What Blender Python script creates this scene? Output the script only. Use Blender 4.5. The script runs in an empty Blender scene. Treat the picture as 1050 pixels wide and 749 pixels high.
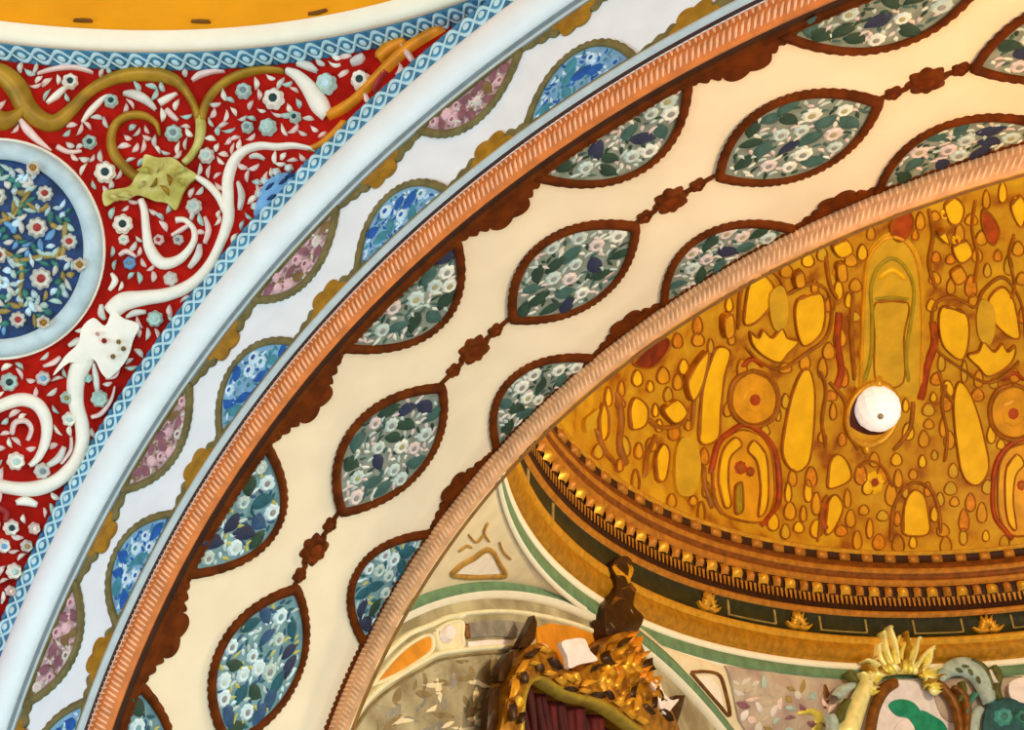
import bpy, bmesh, math, random
from mathutils import Vector, Matrix
from mathutils.bvhtree import BVHTree
from mathutils.geometry import delaunay_2d_cdt, intersect_point_line

# ------------------------------------------------------------------ camera
SC = bpy.context.scene
COL = SC.collection
S = 6.0                       # metres per layout unit
EYE = Vector((0, 0, 1.6))
FPX, PITCH, ROLL, YAW = 1449.73, 0.51508, -0.13545, 0.44772
_F0 = Vector((0, math.cos(PITCH), math.sin(PITCH)))
_R0 = Vector((1, 0, 0))
_U0 = _R0.cross(_F0)
_Rr = math.cos(ROLL) * _R0 + math.sin(ROLL) * _U0
_Ur = -math.sin(ROLL) * _R0 + math.cos(ROLL) * _U0
_yaw = Matrix.Rotation(YAW, 3, 'Z')      # the arch stands square to the y axis
CF, CR, CU = _yaw @ _F0, _yaw @ _Rr, _yaw @ _Ur
cam_data = bpy.data.cameras.new('camera')
cam = bpy.data.objects.new('camera', cam_data)
COL.objects.link(cam)
m3 = Matrix((CR, CU, -CF)).transposed()
cam.matrix_world = Matrix.Translation(EYE) @ m3.to_4x4()
cam_data.sensor_fit = 'HORIZONTAL'
cam_data.sensor_width = 36.0
cam_data.lens = FPX / 1050 * 36
cam_data.clip_end = 200
SC.camera = cam
SC.view_settings.view_transform = 'Standard'
SC.view_settings.look = 'None'
SC.view_settings.exposure = 0.03
SC.view_settings.gamma = 1.0
SC.view_settings.use_curve_mapping = False


# ------------------------------------------------------------------ light
def lin(h):
    h = h.lstrip('#')
    c = [int(h[i:i + 2], 16) / 255 for i in (0, 2, 4)]
    return tuple((x / 12.92 if x <= 0.04045 else ((x + 0.055) / 1.055) ** 2.4) for x in c) + (1.0,)


w = bpy.data.worlds.new('hall_daylight')
SC.world = w
w.use_nodes = True
w.node_tree.nodes['Background'].inputs[0].default_value = (0.97, 0.99, 1.0, 1)
w.node_tree.nodes['Background'].inputs[1].default_value = 0.38


def area(name, loc, target, size, power, color):
    d = bpy.data.lights.new(name, 'AREA')
    d.shape = 'RECTANGLE'
    d.size, d.size_y = size
    d.energy = power
    d.color = color
    o = bpy.data.objects.new(name, d)
    COL.objects.link(o)
    o.location = loc
    o.rotation_euler = (Vector(target) - Vector(loc)).to_track_quat('-Z', 'Y').to_euler()
    return o


def point(name, loc, power, color, r=0.3):
    d = bpy.data.lights.new(name, 'POINT')
    d.energy = power
    d.color = color
    d.shadow_soft_size = r
    o = bpy.data.objects.new(name, d)
    COL.objects.link(o)
    o.location = loc
    return o


# tall daylight windows of the hall to the left and behind, warm chandeliers ahead
area('window_daylight', (-7.0, -3.0, 2.6), (-4.0, 6, 4.5), (3.0, 4.5), 430, (0.58, 0.88, 1.0))
area('side_cool_fill', (7.5, 5.0, 0.2), (-4.0, 6.6, 2.6), (3.0, 3.0), 120, (0.45, 0.85, 1.0)).data.spread = math.radians(70)  # unseen lamp added at the right to cool the lower left soffit
area('hall_window_daylight', (3.0, -6.0, 4.0), (-2.0, 6, 6.5), (4.0, 4.0), 560, (1.0, 0.98, 0.95))
point('chandelier_light', (0.2, 6.85, 4.2), 250, (1.0, 0.52, 0.13), 0.5)
point('bay_chandelier_light', (2.2, 15.5, 8.0), 2100, (1.0, 0.80, 0.48), 0.6)
point('bay_wall_light', (3.0, 12.5, 4.5), 420, (1.0, 0.85, 0.60), 0.4)

# ------------------------------------------------------------------ materials
MATS = {}


def mat(name, hexc, rough=0.6, metal=0.0, var=0.12, scale=9.0, hex2=None, bump=0.15, spec=0.3):
    """Painted plaster / gilding: two close tones broken up by noise, a little bump."""
    if name in MATS:
        return MATS[name]
    m = bpy.data.materials.new(name)
    m.use_nodes = True
    nt = m.node_tree
    b = nt.nodes['Principled BSDF']
    tc = nt.nodes.new('ShaderNodeTexCoord')
    no = nt.nodes.new('ShaderNodeTexNoise')
    no.inputs['Scale'].default_value = scale
    no.inputs['Detail'].default_value = 4
    nt.links.new(tc.outputs['Object'], no.inputs['Vector'])
    rp = nt.nodes.new('ShaderNodeValToRGB')
    c = lin(hexc)
    c2 = lin(hex2) if hex2 else tuple(x * (1 - var) for x in c[:3]) + (1,)
    rp.color_ramp.elements[0].position = 0.36
    rp.color_ramp.elements[1].position = 0.64
    rp.color_ramp.elements[0].color = c2
    rp.color_ramp.elements[1].color = c if hex2 else tuple(min(1, x * (1 + var)) for x in c[:3]) + (1,)
    nt.links.new(no.outputs['Fac'], rp.inputs['Fac'])
    nt.links.new(rp.outputs['Color'], b.inputs['Base Color'])
    b.inputs['Roughness'].default_value = rough
    b.inputs['Metallic'].default_value = metal
    b.inputs['Specular IOR Level'].default_value = spec
    if bump:
        bp = nt.nodes.new('ShaderNodeBump')
        bp.inputs['Strength'].default_value = bump
        bp.inputs['Distance'].default_value = 0.02
        nt.links.new(no.outputs['Fac'], bp.inputs['Height'])
        nt.links.new(bp.outputs['Normal'], b.inputs['Normal'])
    MATS[name] = m
    return m


# ------------------------------------------------------------------ mesh builder
class MB:
    def __init__(self):
        self.v, self.f, self.m = [], [], []
        self.mats = []

    def mi(self, m):
        if m not in self.mats:
            self.mats.append(m)
        return self.mats.index(m)

    def add(self, verts, faces, m):
        o = len(self.v)
        k = self.mi(m)
        self.v.extend(verts)
        for f in faces:
            self.f.append([o + i for i in f])
            self.m.append(k)

    def build(self, name, parent=None, smooth=True, face_to=None):
        if not self.v:
            return None
        me = bpy.data.meshes.new(name)
        me.from_pydata([tuple(x) for x in self.v], [], self.f)
        for m in self.mats:
            me.materials.append(m)
        me.polygons.foreach_set('material_index', self.m)
        if smooth:
            me.polygons.foreach_set('use_smooth', [True] * len(me.polygons))
        me.validate()
        me.update()
        o = bpy.data.objects.new(name, me)
        COL.objects.link(o)
        if parent is not None:
            o.parent = parent
            o.matrix_parent_inverse = parent.matrix_world.inverted()
        return o


def empty(name, loc=(0, 0, 0)):
    o = bpy.data.objects.new(name, None)
    COL.objects.link(o)
    o.location = loc
    o.matrix_world = Matrix.Translation(Vector(loc))
    o.empty_display_size = 0.1
    return o


def tag(o, label, cat=None, group=None, kind=None):
    o['label'] = label
    if cat:
        o['category'] = cat
    if group:
        o['group'] = group
    if kind:
        o['kind'] = kind
    return o


def struct(o, label):
    o['label'] = label
    o['kind'] = 'structure'
    o['category'] = 'structure'
    return o


# ------------------------------------------------------------------ layout of the big arch, the two domes and the bay
U0, Z0, DEP = -0.3825, 0.13329, 0.30862
RA_, RB_, RC_, RD_, RN_ = 0.85524, 0.8291, 0.78135, 0.6723, 0.64096
SD_, SN_ = -0.00893, 0.00253
C1, C2, C3, C4 = 0.08743, 0.0894, 0.03624, 0.01107
RING_B, RING_A, RING_CD, RING_AN = 0.86511, 0.84288, -0.20807, 1.42812
BAY = dict(cy=2.80786, cx=0.04069, R=1.20153, k=1.25501, rot=0.06988, zt=1.41589, Rb=1.25045, zb=1.08375)


def W(u, y, z):
    return Vector((u * S, y * S, z * S)) + EYE


def prof(ph):
    t = ph + 0.6
    # arch radius bent to fit image pixels up to just past the crown, then it levels out smoothly
    if ph > 0.5:
        t0 = 1.1
        v = 1 + C1 * t0 + C2 * t0 ** 2 + C3 * t0 ** 3 + C4 * t0 ** 4
        s = C1 + 2 * C2 * t0 + 3 * C3 * t0 ** 2 + 4 * C4 * t0 ** 3
        return v + s * 0.22 * (1 - math.exp(-(ph - 0.5) / 0.22))
    return 1 + C1 * t + C2 * t * t + C3 * t ** 3 + C4 * t ** 4


def arch(ph, r, y):
    k = r * prof(ph)
    return W(U0 + k * math.sin(ph), y, Z0 + k * math.cos(ph))


D2R = math.pi / 180


def f_soffit(a, b):          # a degrees from the crown, b 0..1 through the depth
    return arch(a * D2R, RN_, 1 + SN_ + DEP * b)


def f_face(a, r):            # front face of the arch
    y = 1.0 if r >= RC_ else 1 + SD_ * (RC_ - r) / (RC_ - RD_)
    return arch(a * D2R, r, y)


RING_Z = Z0 + RA_ * prof(0) - 0.00364


def ring_main(a, r):         # a degrees from the crown side
    return W(U0 + r * math.sin(a * D2R), RING_CD + r * RING_AN * math.cos(a * D2R), RING_Z)


def f_pend(a, b):            # red pendentive: from the arch (b=0) to the dome ring (b=1)
    A = arch(a * D2R, RA_, 1.0)
    B = ring_main(a * 90 / 88.0, RING_B)
    return A.lerp(B, b)


def f_mdome(a, b):           # main dome, b degrees of elevation
    c, s = math.cos(b * D2R), math.sin(b * D2R)
    r = 0.832
    return W(U0 + r * c * math.sin(a * D2R), RING_CD + r * RING_AN * c * math.cos(a * D2R), RING_Z + 0.006 + 0.7 * s)


def ring_bay(a, R, z):
    X = R * math.cos(a * D2R)
    Y = R * BAY['k'] * math.sin(a * D2R)
    c, s = math.cos(BAY['rot']), math.sin(BAY['rot'])
    return W(BAY['cx'] + X * c - Y * s, BAY['cy'] + X * s + Y * c, z)


def f_cornice(a, b, out=0.0):   # b 0 at the lower cream line, 1 at the gold dome
    R = BAY['Rb'] + (BAY['R'] - BAY['Rb']) * b
    z = BAY['zb'] + (BAY['zt'] - BAY['zb']) * b
    return ring_bay(a, R - out, z)


DOME_H = 0.80


def f_gdome(a, b):
    c, s = math.cos(b * D2R), math.sin(b * D2R)
    return ring_bay(a, BAY['R'] * c, BAY['zt'] + DOME_H * s)


# side wall of the bay: upright plane touching the ring
_ta = 172.0
_p0 = ring_bay(_ta, BAY['Rb'], BAY['zb'])
_p1 = ring_bay(_ta + 0.1, BAY['Rb'], BAY['zb'])
WT = (_p1 - _p0).normalized()          # along the wall, towards the big arch
WO = _p0.copy()                        # the point where ring and wall touch
WN = Vector((-WT.y, WT.x, 0))
if WN.x < 0:
    WN = -WN                           # into the bay
SA_L, SA_Z, SA_R = 0.19 * S, -1.60 * S, 1.578 * S   # side arch: centre along the wall, height, radius


def f_side(l, z, h=0.0):
    return WO + WT * l + Vector((0, 0, z)) + WN * h


def side_arch(a, r, h=0.0):            # a degrees from the crown, + towards the big arch
    return f_side(SA_L + r * math.sin(a * D2R), SA_Z + r * math.cos(a * D2R), h)


def f_spand(a, b):                     # bay pendentive, a side-arch angle, b 0 arch .. 1 ring
    al = _ta + 1.35 * a
    A = side_arch(a, SA_R, 0.02)
    B = ring_bay(al, BAY['Rb'] + 0.004, BAY['zb'] - 0.034)
    return A.lerp(B, b)


# ------------------------------------------------------------------ surfaces
def grid(fn, a0, a1, na, b0, b1, nb):
    V, Fc = [], []
    for i in range(na + 1):
        for j in range(nb + 1):
            V.append(fn(a0 + (a1 - a0) * i / na, b0 + (b1 - b0) * j / nb))
    for i in range(na):
        for j in range(nb):
            k = i * (nb + 1) + j
            Fc.append((k, k + 1, k + nb + 2, k + nb + 1))
    return V, Fc


BVH = {}


def reg(key, V, Fc):
    BVH[key] = BVHTree.FromPolygons([tuple(v) for v in V], Fc)


def ray(px, py):
    return (CF + CR * ((px - 525) / FPX) - CU * ((py - 374.5) / FPX)).normalized()


def at(key, px, py, h=0.0):
    """The place on a built surface that is seen at a photograph pixel, lifted h off it."""
    d = ray(px, py)
    loc, n, _, _ = BVH[key].ray_cast(EYE, d)
    if loc is None:
        return None
    if n.dot(d) > 0:
        n = -n
    return loc + n * h


def nrm(fn, a, b, da, db):
    p = fn(a, b)
    n = (fn(a + da, b) - p).cross(fn(a, b + db) - p).normalized()
    if n.dot(p - EYE) > 0:
        n = -n
    return p, n


def lift(fn, a, b, h, da=0.05, db=0.0005):
    p, n = nrm(fn, a, b, da, db)
    return p + n * h


# ------------------------------------------------------------------ outline helpers
def spline(pts, n=6, closed=False):
    out = []
    N = len(pts)
    rng = range(N if closed else N - 1)
    g = (lambda i: pts[i % N]) if closed else (lambda i: pts[max(0, min(N - 1, i))])
    for i in rng:
        p0, p1, p2, p3 = g(i - 1), g(i), g(i + 1), g(i + 2)
        for k in range(n):
            t = k / n
            out.append(tuple(0.5 * (2 * b + (c - a) * t + (2 * a - 5 * b + 4 * c - d) * t * t + (3 * b - a - 3 * c + d) * t ** 3)
                             for a, b, c, d in zip(p0, p1, p2, p3)))
    if not closed:
        out.append(tuple(pts[-1]))
    return out


def inside(p, poly):
    x, y = p
    c = False
    j = len(poly) - 1
    for i in range(len(poly)):
        xi, yi = poly[i]
        xj, yj = poly[j]
        if (yi > y) != (yj > y) and x < (xj - xi) * (y - yi) / (yj - yi) + xi:
            c = not c
        j = i
    return c


def fill(poly, step):
    """Triangulate a 2-D outline with inner points about step apart."""
    xs = [p[0] for p in poly]
    ys = [p[1] for p in poly]
    pts = [Vector(p) for p in poly]
    n = len(poly)
    y = min(ys) + step * 0.5
    r = 0
    while y < max(ys):
        x = min(xs) + step * (0.5 if r % 2 else 0.25)
        while x < max(xs):
            if inside((x, y), poly):
                dmin = min((Vector((x, y)) - Vector(p)).length_squared for p in poly)
                if dmin > (0.35 * step) ** 2:
                    pts.append(Vector((x, y)))
            x += step
        y += step * 0.87
        r += 1
    v, e, f, *_ = delaunay_2d_cdt(pts, [], [list(range(n))], 1, 1e-5)
    return [(p.x, p.y) for p in v], [list(t) for t in f]


def plate(mb, place, poly, h, m, step, base=0.0, dome=0.0):
    """A raised panel: top at height h following the surface, with a side wall down to base.
    place(x, y, h) gives the 3-D point."""
    v, f = fill(poly, step)
    top = []
    for x, y in v:
        hh = h
        if dome:
            dm = min((x - a) ** 2 + (y - b) ** 2 for a, b in poly) ** 0.5
            hh = h + dome * min(1.0, dm / (2.0 * step))
        top.append(place(x, y, hh))
    if any(p is None for p in top):
        return
    n = len(poly)
    side_t = [place(x, y, h) for x, y in poly]
    side_b = [place(x, y, base) for x, y in poly]
    if any(p is None for p in side_b):
        return
    mb.add(top, f, m)
    mb.add(side_t + side_b, [(i, (i + 1) % n, n + (i + 1) % n, n + i) for i in range(n)], m)


def band(mb, place, inner, outer, h, m, base=0.0):
    """A raised closed border between two outlines with the same number of points."""
    n = len(inner)
    mid = [((a[0] + b[0]) / 2, (a[1] + b[1]) / 2) for a, b in zip(inner, outer)]
    rows = [[place(x, y, base) for x, y in outer], [place(x, y, h * 0.8) for x, y in outer],
            [place(x, y, h) for x, y in mid], [place(x, y, h * 0.8) for x, y in inner], [place(x, y, base) for x, y in inner]]
    V = sum(rows, [])
    if any(p is None for p in V):
        return
    F = []
    for r in range(4):
        for i in range(n):
            j = (i + 1) % n
            F.append((r * n + i, r * n + j, (r + 1) * n + j, (r + 1) * n + i))
    mb.add(V, F, m)


def ribbon(mb, place, path, width, h, m, base=0.0, n=5):
    """A rounded raised strip along a 2-D path; width a number or a list at the path's points."""
    if not isinstance(width, (list, tuple)):
        width = [width] * len(path)
    q = spline([(p[0], p[1], w_) for p, w_ in zip(path, width)], n)
    V, F = [], []
    K = 5
    for i, (x, y, w_) in enumerate(q):
        a = q[max(0, i - 1)]
        b = q[min(len(q) - 1, i + 1)]
        dx, dy = b[0] - a[0], b[1] - a[1]
        L = math.hypot(dx, dy) or 1
        nx, ny = -dy / L * w_ / 2, dx / L * w_ / 2
        row = [place(x + nx * s_, y + ny * s_, hh) for s_, hh in ((-1, base), (-0.8, h * 0.7), (0, h), (0.8, h * 0.7), (1, base))]
        if all(p is not None for p in row):
            V += row
    if len(V) < 2 * K:
        return
    for e, sg in ((0, -1), (len(V) - K, 1)):        # rounded ends: pinch the first and last rows down
        for k in (1, 2, 3):
            V[e + k] = V[e + k].lerp((V[e] + V[e + 4]) / 2, 0.55)
    for i in range(len(V) // K - 1):
        for k in range(K - 1):
            F.append((i * K + k, i * K + k + 1, (i + 1) * K + k + 1, (i + 1) * K + k))
    mb.add(V, F, m)


def sweep(mb, fn, a0, a1, na, profile, m):
    """Sweep a section along a: profile = list of (b, lift) on surface fn(a, b); m one material or one per strip."""
    V = []
    K = len(profile)
    for i in range(na + 1):
        a = a0 + (a1 - a0) * i / na
        for b, h in profile:
            V.append(fn(a, b, h))
    for k in range(K - 1):
        mm = m[k] if isinstance(m, (list, tuple)) else m
        o = len(mb.v) if k == 0 else o
        if k == 0:
            mb.v.extend(V)
        idx = mb.mi(mm)
        for i in range(na):
            mb.f.append([o + i * K + k, o + i * K + k + 1, o + (i + 1) * K + k + 1, o + (i + 1) * K + k])
            mb.m.append(idx)


# lifted placements on the regular surfaces
def p_soffit(a, b, h=0.0):
    k = RN_ * prof(a * D2R) - h / S
    return W(U0 + k * math.sin(a * D2R), 1 + SN_ + DEP * b, Z0 + k * math.cos(a * D2R))


def p_face(a, r, h=0.0):
    p = f_face(a, r)
    return p + Vector((0, -h, 0))


def p_pend(a, b, h=0.0):
    return lift(f_pend, a, b, h)


def p_ring(a, r, h=0.0):
    return ring_main(a, r) + Vector((0, 0, -h))


def p_corn(a, b, h=0.0):
    return f_cornice(a, b, h / S)


def p_gdome(a, b, h=0.0):
    return lift(f_gdome, a, b, h, 0.1, 0.1)


def on(key):
    return lambda x, y, h: at(key, x, y, h)


# ------------------------------------------------------------------ palette
M_ORANGE = mat('orange_dome_paint', '#f2a410', 0.55, 0.0, 0.06, 3)
M_CREAM = mat('cream_plaster', '#fff3d8', 0.6, 0, 0.03, 6)
M_WHITE = mat('white_plaster', '#eef2ef', 0.6, 0, 0.03, 5)
M_FACE = mat('pale_archivolt_plaster', '#eff3f4', 0.6, 0, 0.03, 5)
M_SOFFIT = mat('cream_soffit_plaster', '#f0dcba', 0.65, 0, 0.035, 3, bump=0.08)
M_RED = mat('red_ground_paint', '#a81408', 0.7, 0, 0.2, 5, spec=0.08)
M_CHAINB = mat('chain_blue', '#5c9fbf', 0.6, 0, 0.2, 12)
M_CHAINW = mat('chain_pale_blue', '#c3e4ea', 0.6, 0, 0.08, 12)
M_CHAIND = mat('chain_dark_blue', '#3f7ba0', 0.6, 0, 0.2, 12)
M_GREY = mat('grey_line', '#7f8a8c', 0.6, 0, 0.1, 12)
M_FILLET = mat('pale_grey_fillet', '#c3cfcd', 0.6, 0, 0.06, 12)
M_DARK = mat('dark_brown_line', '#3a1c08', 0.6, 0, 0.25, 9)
M_REDBR = mat('red_brown_border', '#5e2803', 0.7, 0, 0.3, 9, spec=0.08)
M_OLIVE = mat('olive_gold_paint', '#a3761c', 0.5, 0.1, 0.2, 14)
M_OLIVED = mat('olive_grey_paint', '#75693c', 0.6, 0, 0.2, 14)
M_ROPE = mat('orange_rope_paint', '#cf7434', 0.5, 0, 0.15, 12)
M_ROPEL = mat('rope_pale_salmon', '#f3b183', 0.5, 0, 0.1, 12)
M_SALM = mat('salmon_roll_paint', '#d89a66', 0.5, 0, 0.15, 12)
M_SALML = mat('salmon_roll_pale', '#e9b688', 0.5, 0, 0.1, 12)

# ------------------------------------------------------------------ surfaces first: soffit, face, pendentive, domes, bay
A0, A1 = -86, 62
V, Fc = grid(f_soffit, A0, A1, 148, 0, 1, 12)
reg('soffit', V, Fc)
mb = MB()
mb.add(V, Fc, M_SOFFIT)
# blind back of the arch above, towards the bay
V2, F2 = grid(lambda a, b: arch(a * D2R, RN_ + 0.3 * b, 1 + SN_ + DEP), A0, A1, 148, 0, 1, 3)
mb.add(V2, F2, M_CREAM)
struct(mb.build('ceiling'), 'cream underside of the great arch between the red pendentive and the gold dome')

V, Fc = grid(f_face, A0, A1, 148, RD_ - 0.006, RC_ + 0.004, 8)
reg('face', V, Fc)
mb = MB()
mb.add(V, Fc, M_FACE)
struct(mb.build('wall_front'), 'pale face of the great arch that carries the pink and blue lobes')

V, Fc = grid(f_pend, -87, -2, 170, 0, 1, 40)
reg('pend', *grid(f_pend, -89, -1, 176, -0.06, 1.06, 44))
mb = MB()
mb.add(V, Fc, M_RED)
struct(mb.build('wall_left'), 'red painted pendentive between the orange dome and the great arch')

mb = MB()
V, Fc = grid(f_mdome, -150, 70, 140, 0, 60, 24)
reg('mdome', V, Fc)
mb.add(V, Fc, M_ORANGE)
o = struct(mb.build('ceiling'), 'orange main dome at the upper left corner')

V, Fc = grid(f_gdome, 40, 290, 250, 0, 75, 60)
reg('gdome', V, Fc)
M_GOLD = mat('golden_dome_paint', '#e2a51c', 0.5, 0.1, 0.2, 1.9, hex2='#b87410')
nt = M_GOLD.node_tree
rp = [n for n in nt.nodes if n.type == 'VALTORGB'][0]
el = rp.color_ramp.elements
el[0].color, el[0].position = lin('#9c560a'), 0.34
el[1].color, el[1].position = lin('#e2ab1c'), 0.68
e = el.new(0.46)
e.color = lin('#c98a12')
e = el.new(0.56)
e.color = lin('#cf9a1c')
mb = MB()
mb.add(V, Fc, M_GOLD)
GD = struct(mb.build('ceiling'), 'golden painted dome of the bay behind the great arch')

# ---- the two trims of the dome ring
mb = MB()
sweep(mb, p_ring, -150, 60, 210, [(RING_B + 0.004, -0.02), (RING_B + 0.002, 0.02), (RING_A, 0.02), (RING_A, 0.0)], M_CHAINB)


def chain(mb, place, a0, a1, period, b0, b1, h, wa):
    """Two crossing wavy strands with a bead in each eye. wa: metres per degree and per unit b are handled by widths given in b units."""
    n = int((a1 - a0) / period)
    bm = (b0 + b1) / 2
    amp = (b1 - b0) * 0.36
    th = (b1 - b0) * 0.20
    for sgn in (1, -1):
        V, F = [], []
        K = 3
        tot = n * 8
        for i in range(tot + 1):
            a = a0 + i * period / 8
            c = bm + sgn * amp * math.cos(2 * math.pi * i / 16)
            hh = h * (1.0 + 0.25 * sgn * math.sin(2 * math.pi * i / 16))
            V += [place(a, c - th / 2, h * 0.5), place(a, c, hh + h * 0.3), place(a, c + th / 2, h * 0.5)]
        for i in range(tot):
            for k in range(K - 1):
                F.append((i * K + k, i * K + k + 1, (i + 1) * K + k + 1, (i + 1) * K + k))
        mb.add(V, F, M_CHAINW)
    for i in range(n):
        a = a0 + i * period
        for (cb, rr, mm) in ((bm, 0.17, M_CHAINW),):
            pts = [place(a + period * rr * math.cos(t) * 1.2, cb + (b1 - b0) * rr * math.sin(t), h * 1.2) for t in [k * math.pi / 4 for k in range(8)]]
            mb.add(pts + [place(a, cb, h * 2.2)], [(k, (k + 1) % 8, 8) for k in range(8)], mm)
        for e in (-1, 1):
            ca, cb = a + period * 0.5, bm + e * (b1 - b0) * 0.33
            pts = [place(ca + period * 0.16 * math.cos(t), cb + (b1 - b0) * 0.13 * math.sin(t), h * 0.9) for t in [k * math.pi / 3 for k in range(6)]]
            mb.add(pts, [tuple(range(6))], M_CHAIND)


chain(mb, lambda a, b, h: p_ring(a, b, 0.02 + h), -120, 50, 1.15, RING_A + 0.001, RING_B + 0.001, 0.012, 1)
struct(mb.build('trim_1'), 'blue interlaced chain band around the foot of the orange dome')
mb = MB()
sweep(mb, p_ring, -150, 60, 210, [(RING_A + 0.001, 0.0), (RING_A - 0.001, 0.04), (RING_A - 0.007, 0.045), (RING_A - 0.011, 0.02), (RING_A - 0.013, -0.06)], M_CREAM)
struct(mb.build('trim_2'), 'cream rim line inside the blue chain of the orange dome')

# ---- arch face: chain, white moulding, grey line, fillet, rope
mb = MB()
sweep(mb, p_face, A0, A1, 148, [(RA_ + 0.002, -0.02), (RA_ + 0.001, 0.03), (RB_, 0.03), (RB_, 0.0)], M_CHAINB)
chain(mb, lambda a, b, h: p_face(a, b, 0.03 + h), A0, 60, 1.25, RB_ + 0.001, RA_ + 0.001, 0.012, 1)
struct(mb.build('trim_3'), 'blue interlaced chain band along the outer edge of the great arch')
mb = MB()
w_ = RB_ - RC_
sweep(mb, p_face, A0, A1, 148, [(RB_ + 0.0005, 0.0)] + [(RC_ + 0.004 + (w_ - 0.004) * (0.5 + 0.5 * math.cos(t)), 0.03 + 0.075 * math.sin(t)) for t in [i * math.pi / 10 for i in range(11)]] + [(RC_ + 0.004, 0.0)], M_WHITE)
struct(mb.build('trim_4'), 'broad white rounded moulding of the great arch')
mb = MB()
e = RC_
sweep(mb, p_face, A0, A1, 148, [(e + 0.0045, 0), (e + 0.004, 0.03), (e + 0.0018, 0.035), (e + 0.0012, 0.012), (e - 0.001, 0.012), (e - 0.0018, 0.03), (e - 0.0062, 0.03), (e - 0.0070, 0.0)],
      [M_GREY, M_GREY, M_GREY, M_FILLET, M_FILLET, M_FILLET, M_GREY])
struct(mb.build('trim_5'), 'thin grey double line beside the white moulding')
mb = MB()
e = RD_
sweep(mb, p_face, A0, A1, 148, [(e + 0.0075, 0), (e + 0.007, 0.03), (e + 0.002, 0.035), (e - 0.0005, 0.01), (e - 0.004, 0.0)], [M_FILLET, M_FILLET, M_FILLET, M_DARK])
struct(mb.build('trim_6'), 'pale grey fillet between the lobed face and the orange rope')
# rope roll on the front arris
mb = MB()
YR = 1 + SD_


def p_rope(a, t, h=0.0):     # t 0..1 around the roll from the face to the soffit
    w2 = (RD_ - 0.004 - RN_)
    cx = RN_ + w2 * 0.5
    r = cx + (w2 * 0.5) * math.cos(math.pi * t)
    y = YR + 0.004 - (0.010 + h / S) * math.sin(math.pi * t)
    return arch(a * D2R, r, y)


def p_ropeT(a, t, h=0.0):
    return p_rope(a, t, h)


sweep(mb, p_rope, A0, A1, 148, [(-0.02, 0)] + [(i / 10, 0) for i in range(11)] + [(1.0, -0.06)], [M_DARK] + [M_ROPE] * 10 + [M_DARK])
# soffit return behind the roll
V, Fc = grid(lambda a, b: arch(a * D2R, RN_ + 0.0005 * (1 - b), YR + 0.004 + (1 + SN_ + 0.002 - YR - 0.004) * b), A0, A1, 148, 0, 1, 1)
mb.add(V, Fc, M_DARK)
n = int((58 - A0) / 0.46)
for i in range(n):
    a = A0 + i * 0.46
    for row, (t0, t1, sk) in enumerate(((0.20, 0.50, 0.5), (0.52, 0.82, -0.5))):
        off = 0.23 * row
        pts = []
        for k in range(8):
            q = k * math.pi / 4
            tt = (t0 + t1) / 2 + (t1 - t0) / 2 * math.cos(q)
            pts.append(p_rope(a + off + 0.115 * math.sin(q) + sk * 0.26 * math.cos(q), tt, 0.008))
        mb.add(pts + [p_rope(a + off, (t0 + t1) / 2, 0.03)], [(k, (k + 1) % 8, 8) for k in range(8)], M_ROPEL)
struct(mb.build('trim_7'), 'orange rope moulding along the front edge of the great arch')
# salmon roll on the far arris
mb = MB()
YE = 1 + SN_ + DEP


def p_salm(a, t, h=0.0):
    r = RN_ - 0.0145 + 0.0145 * math.cos(math.pi * t)
    y = YE - 0.002 - (0.007 + h / S) * math.sin(math.pi * t)
    return arch(a * D2R, r, y)


sweep(mb, p_salm, A0, A1, 148, [(i / 10, 0) for i in range(11)], M_SALM)
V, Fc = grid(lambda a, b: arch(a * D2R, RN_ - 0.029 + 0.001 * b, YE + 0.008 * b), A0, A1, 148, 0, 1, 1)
mb.add(V, Fc, mat('shaded_gilt_edge', '#8a5a1c', 0.5, 0.1, 0.2, 9))  # gilt edge with its shade put into the brown
for i in range(int((58 - A0) / 0.5)):
    a = A0 + i * 0.5
    for row, (t0, t1, sk) in enumerate(((0.2, 0.50, 0.5), (0.52, 0.82, -0.5))):
        off = 0.25 * row
        pts = []
        for k in range(8):
            q = k * math.pi / 4
            pts.append(p_salm(a + off + 0.12 * math.sin(q) + sk * 0.28 * math.cos(q), (t0 + t1) / 2 + (t1 - t0) / 2 * math.cos(q), 0.006))
        mb.add(pts + [p_salm(a + off, (t0 + t1) / 2, 0.02)], [(k, (k + 1) % 8, 8) for k in range(8)], M_SALML)
struct(mb.build('trim_8'), 'salmon roll moulding along the far edge of the great arch')

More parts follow.
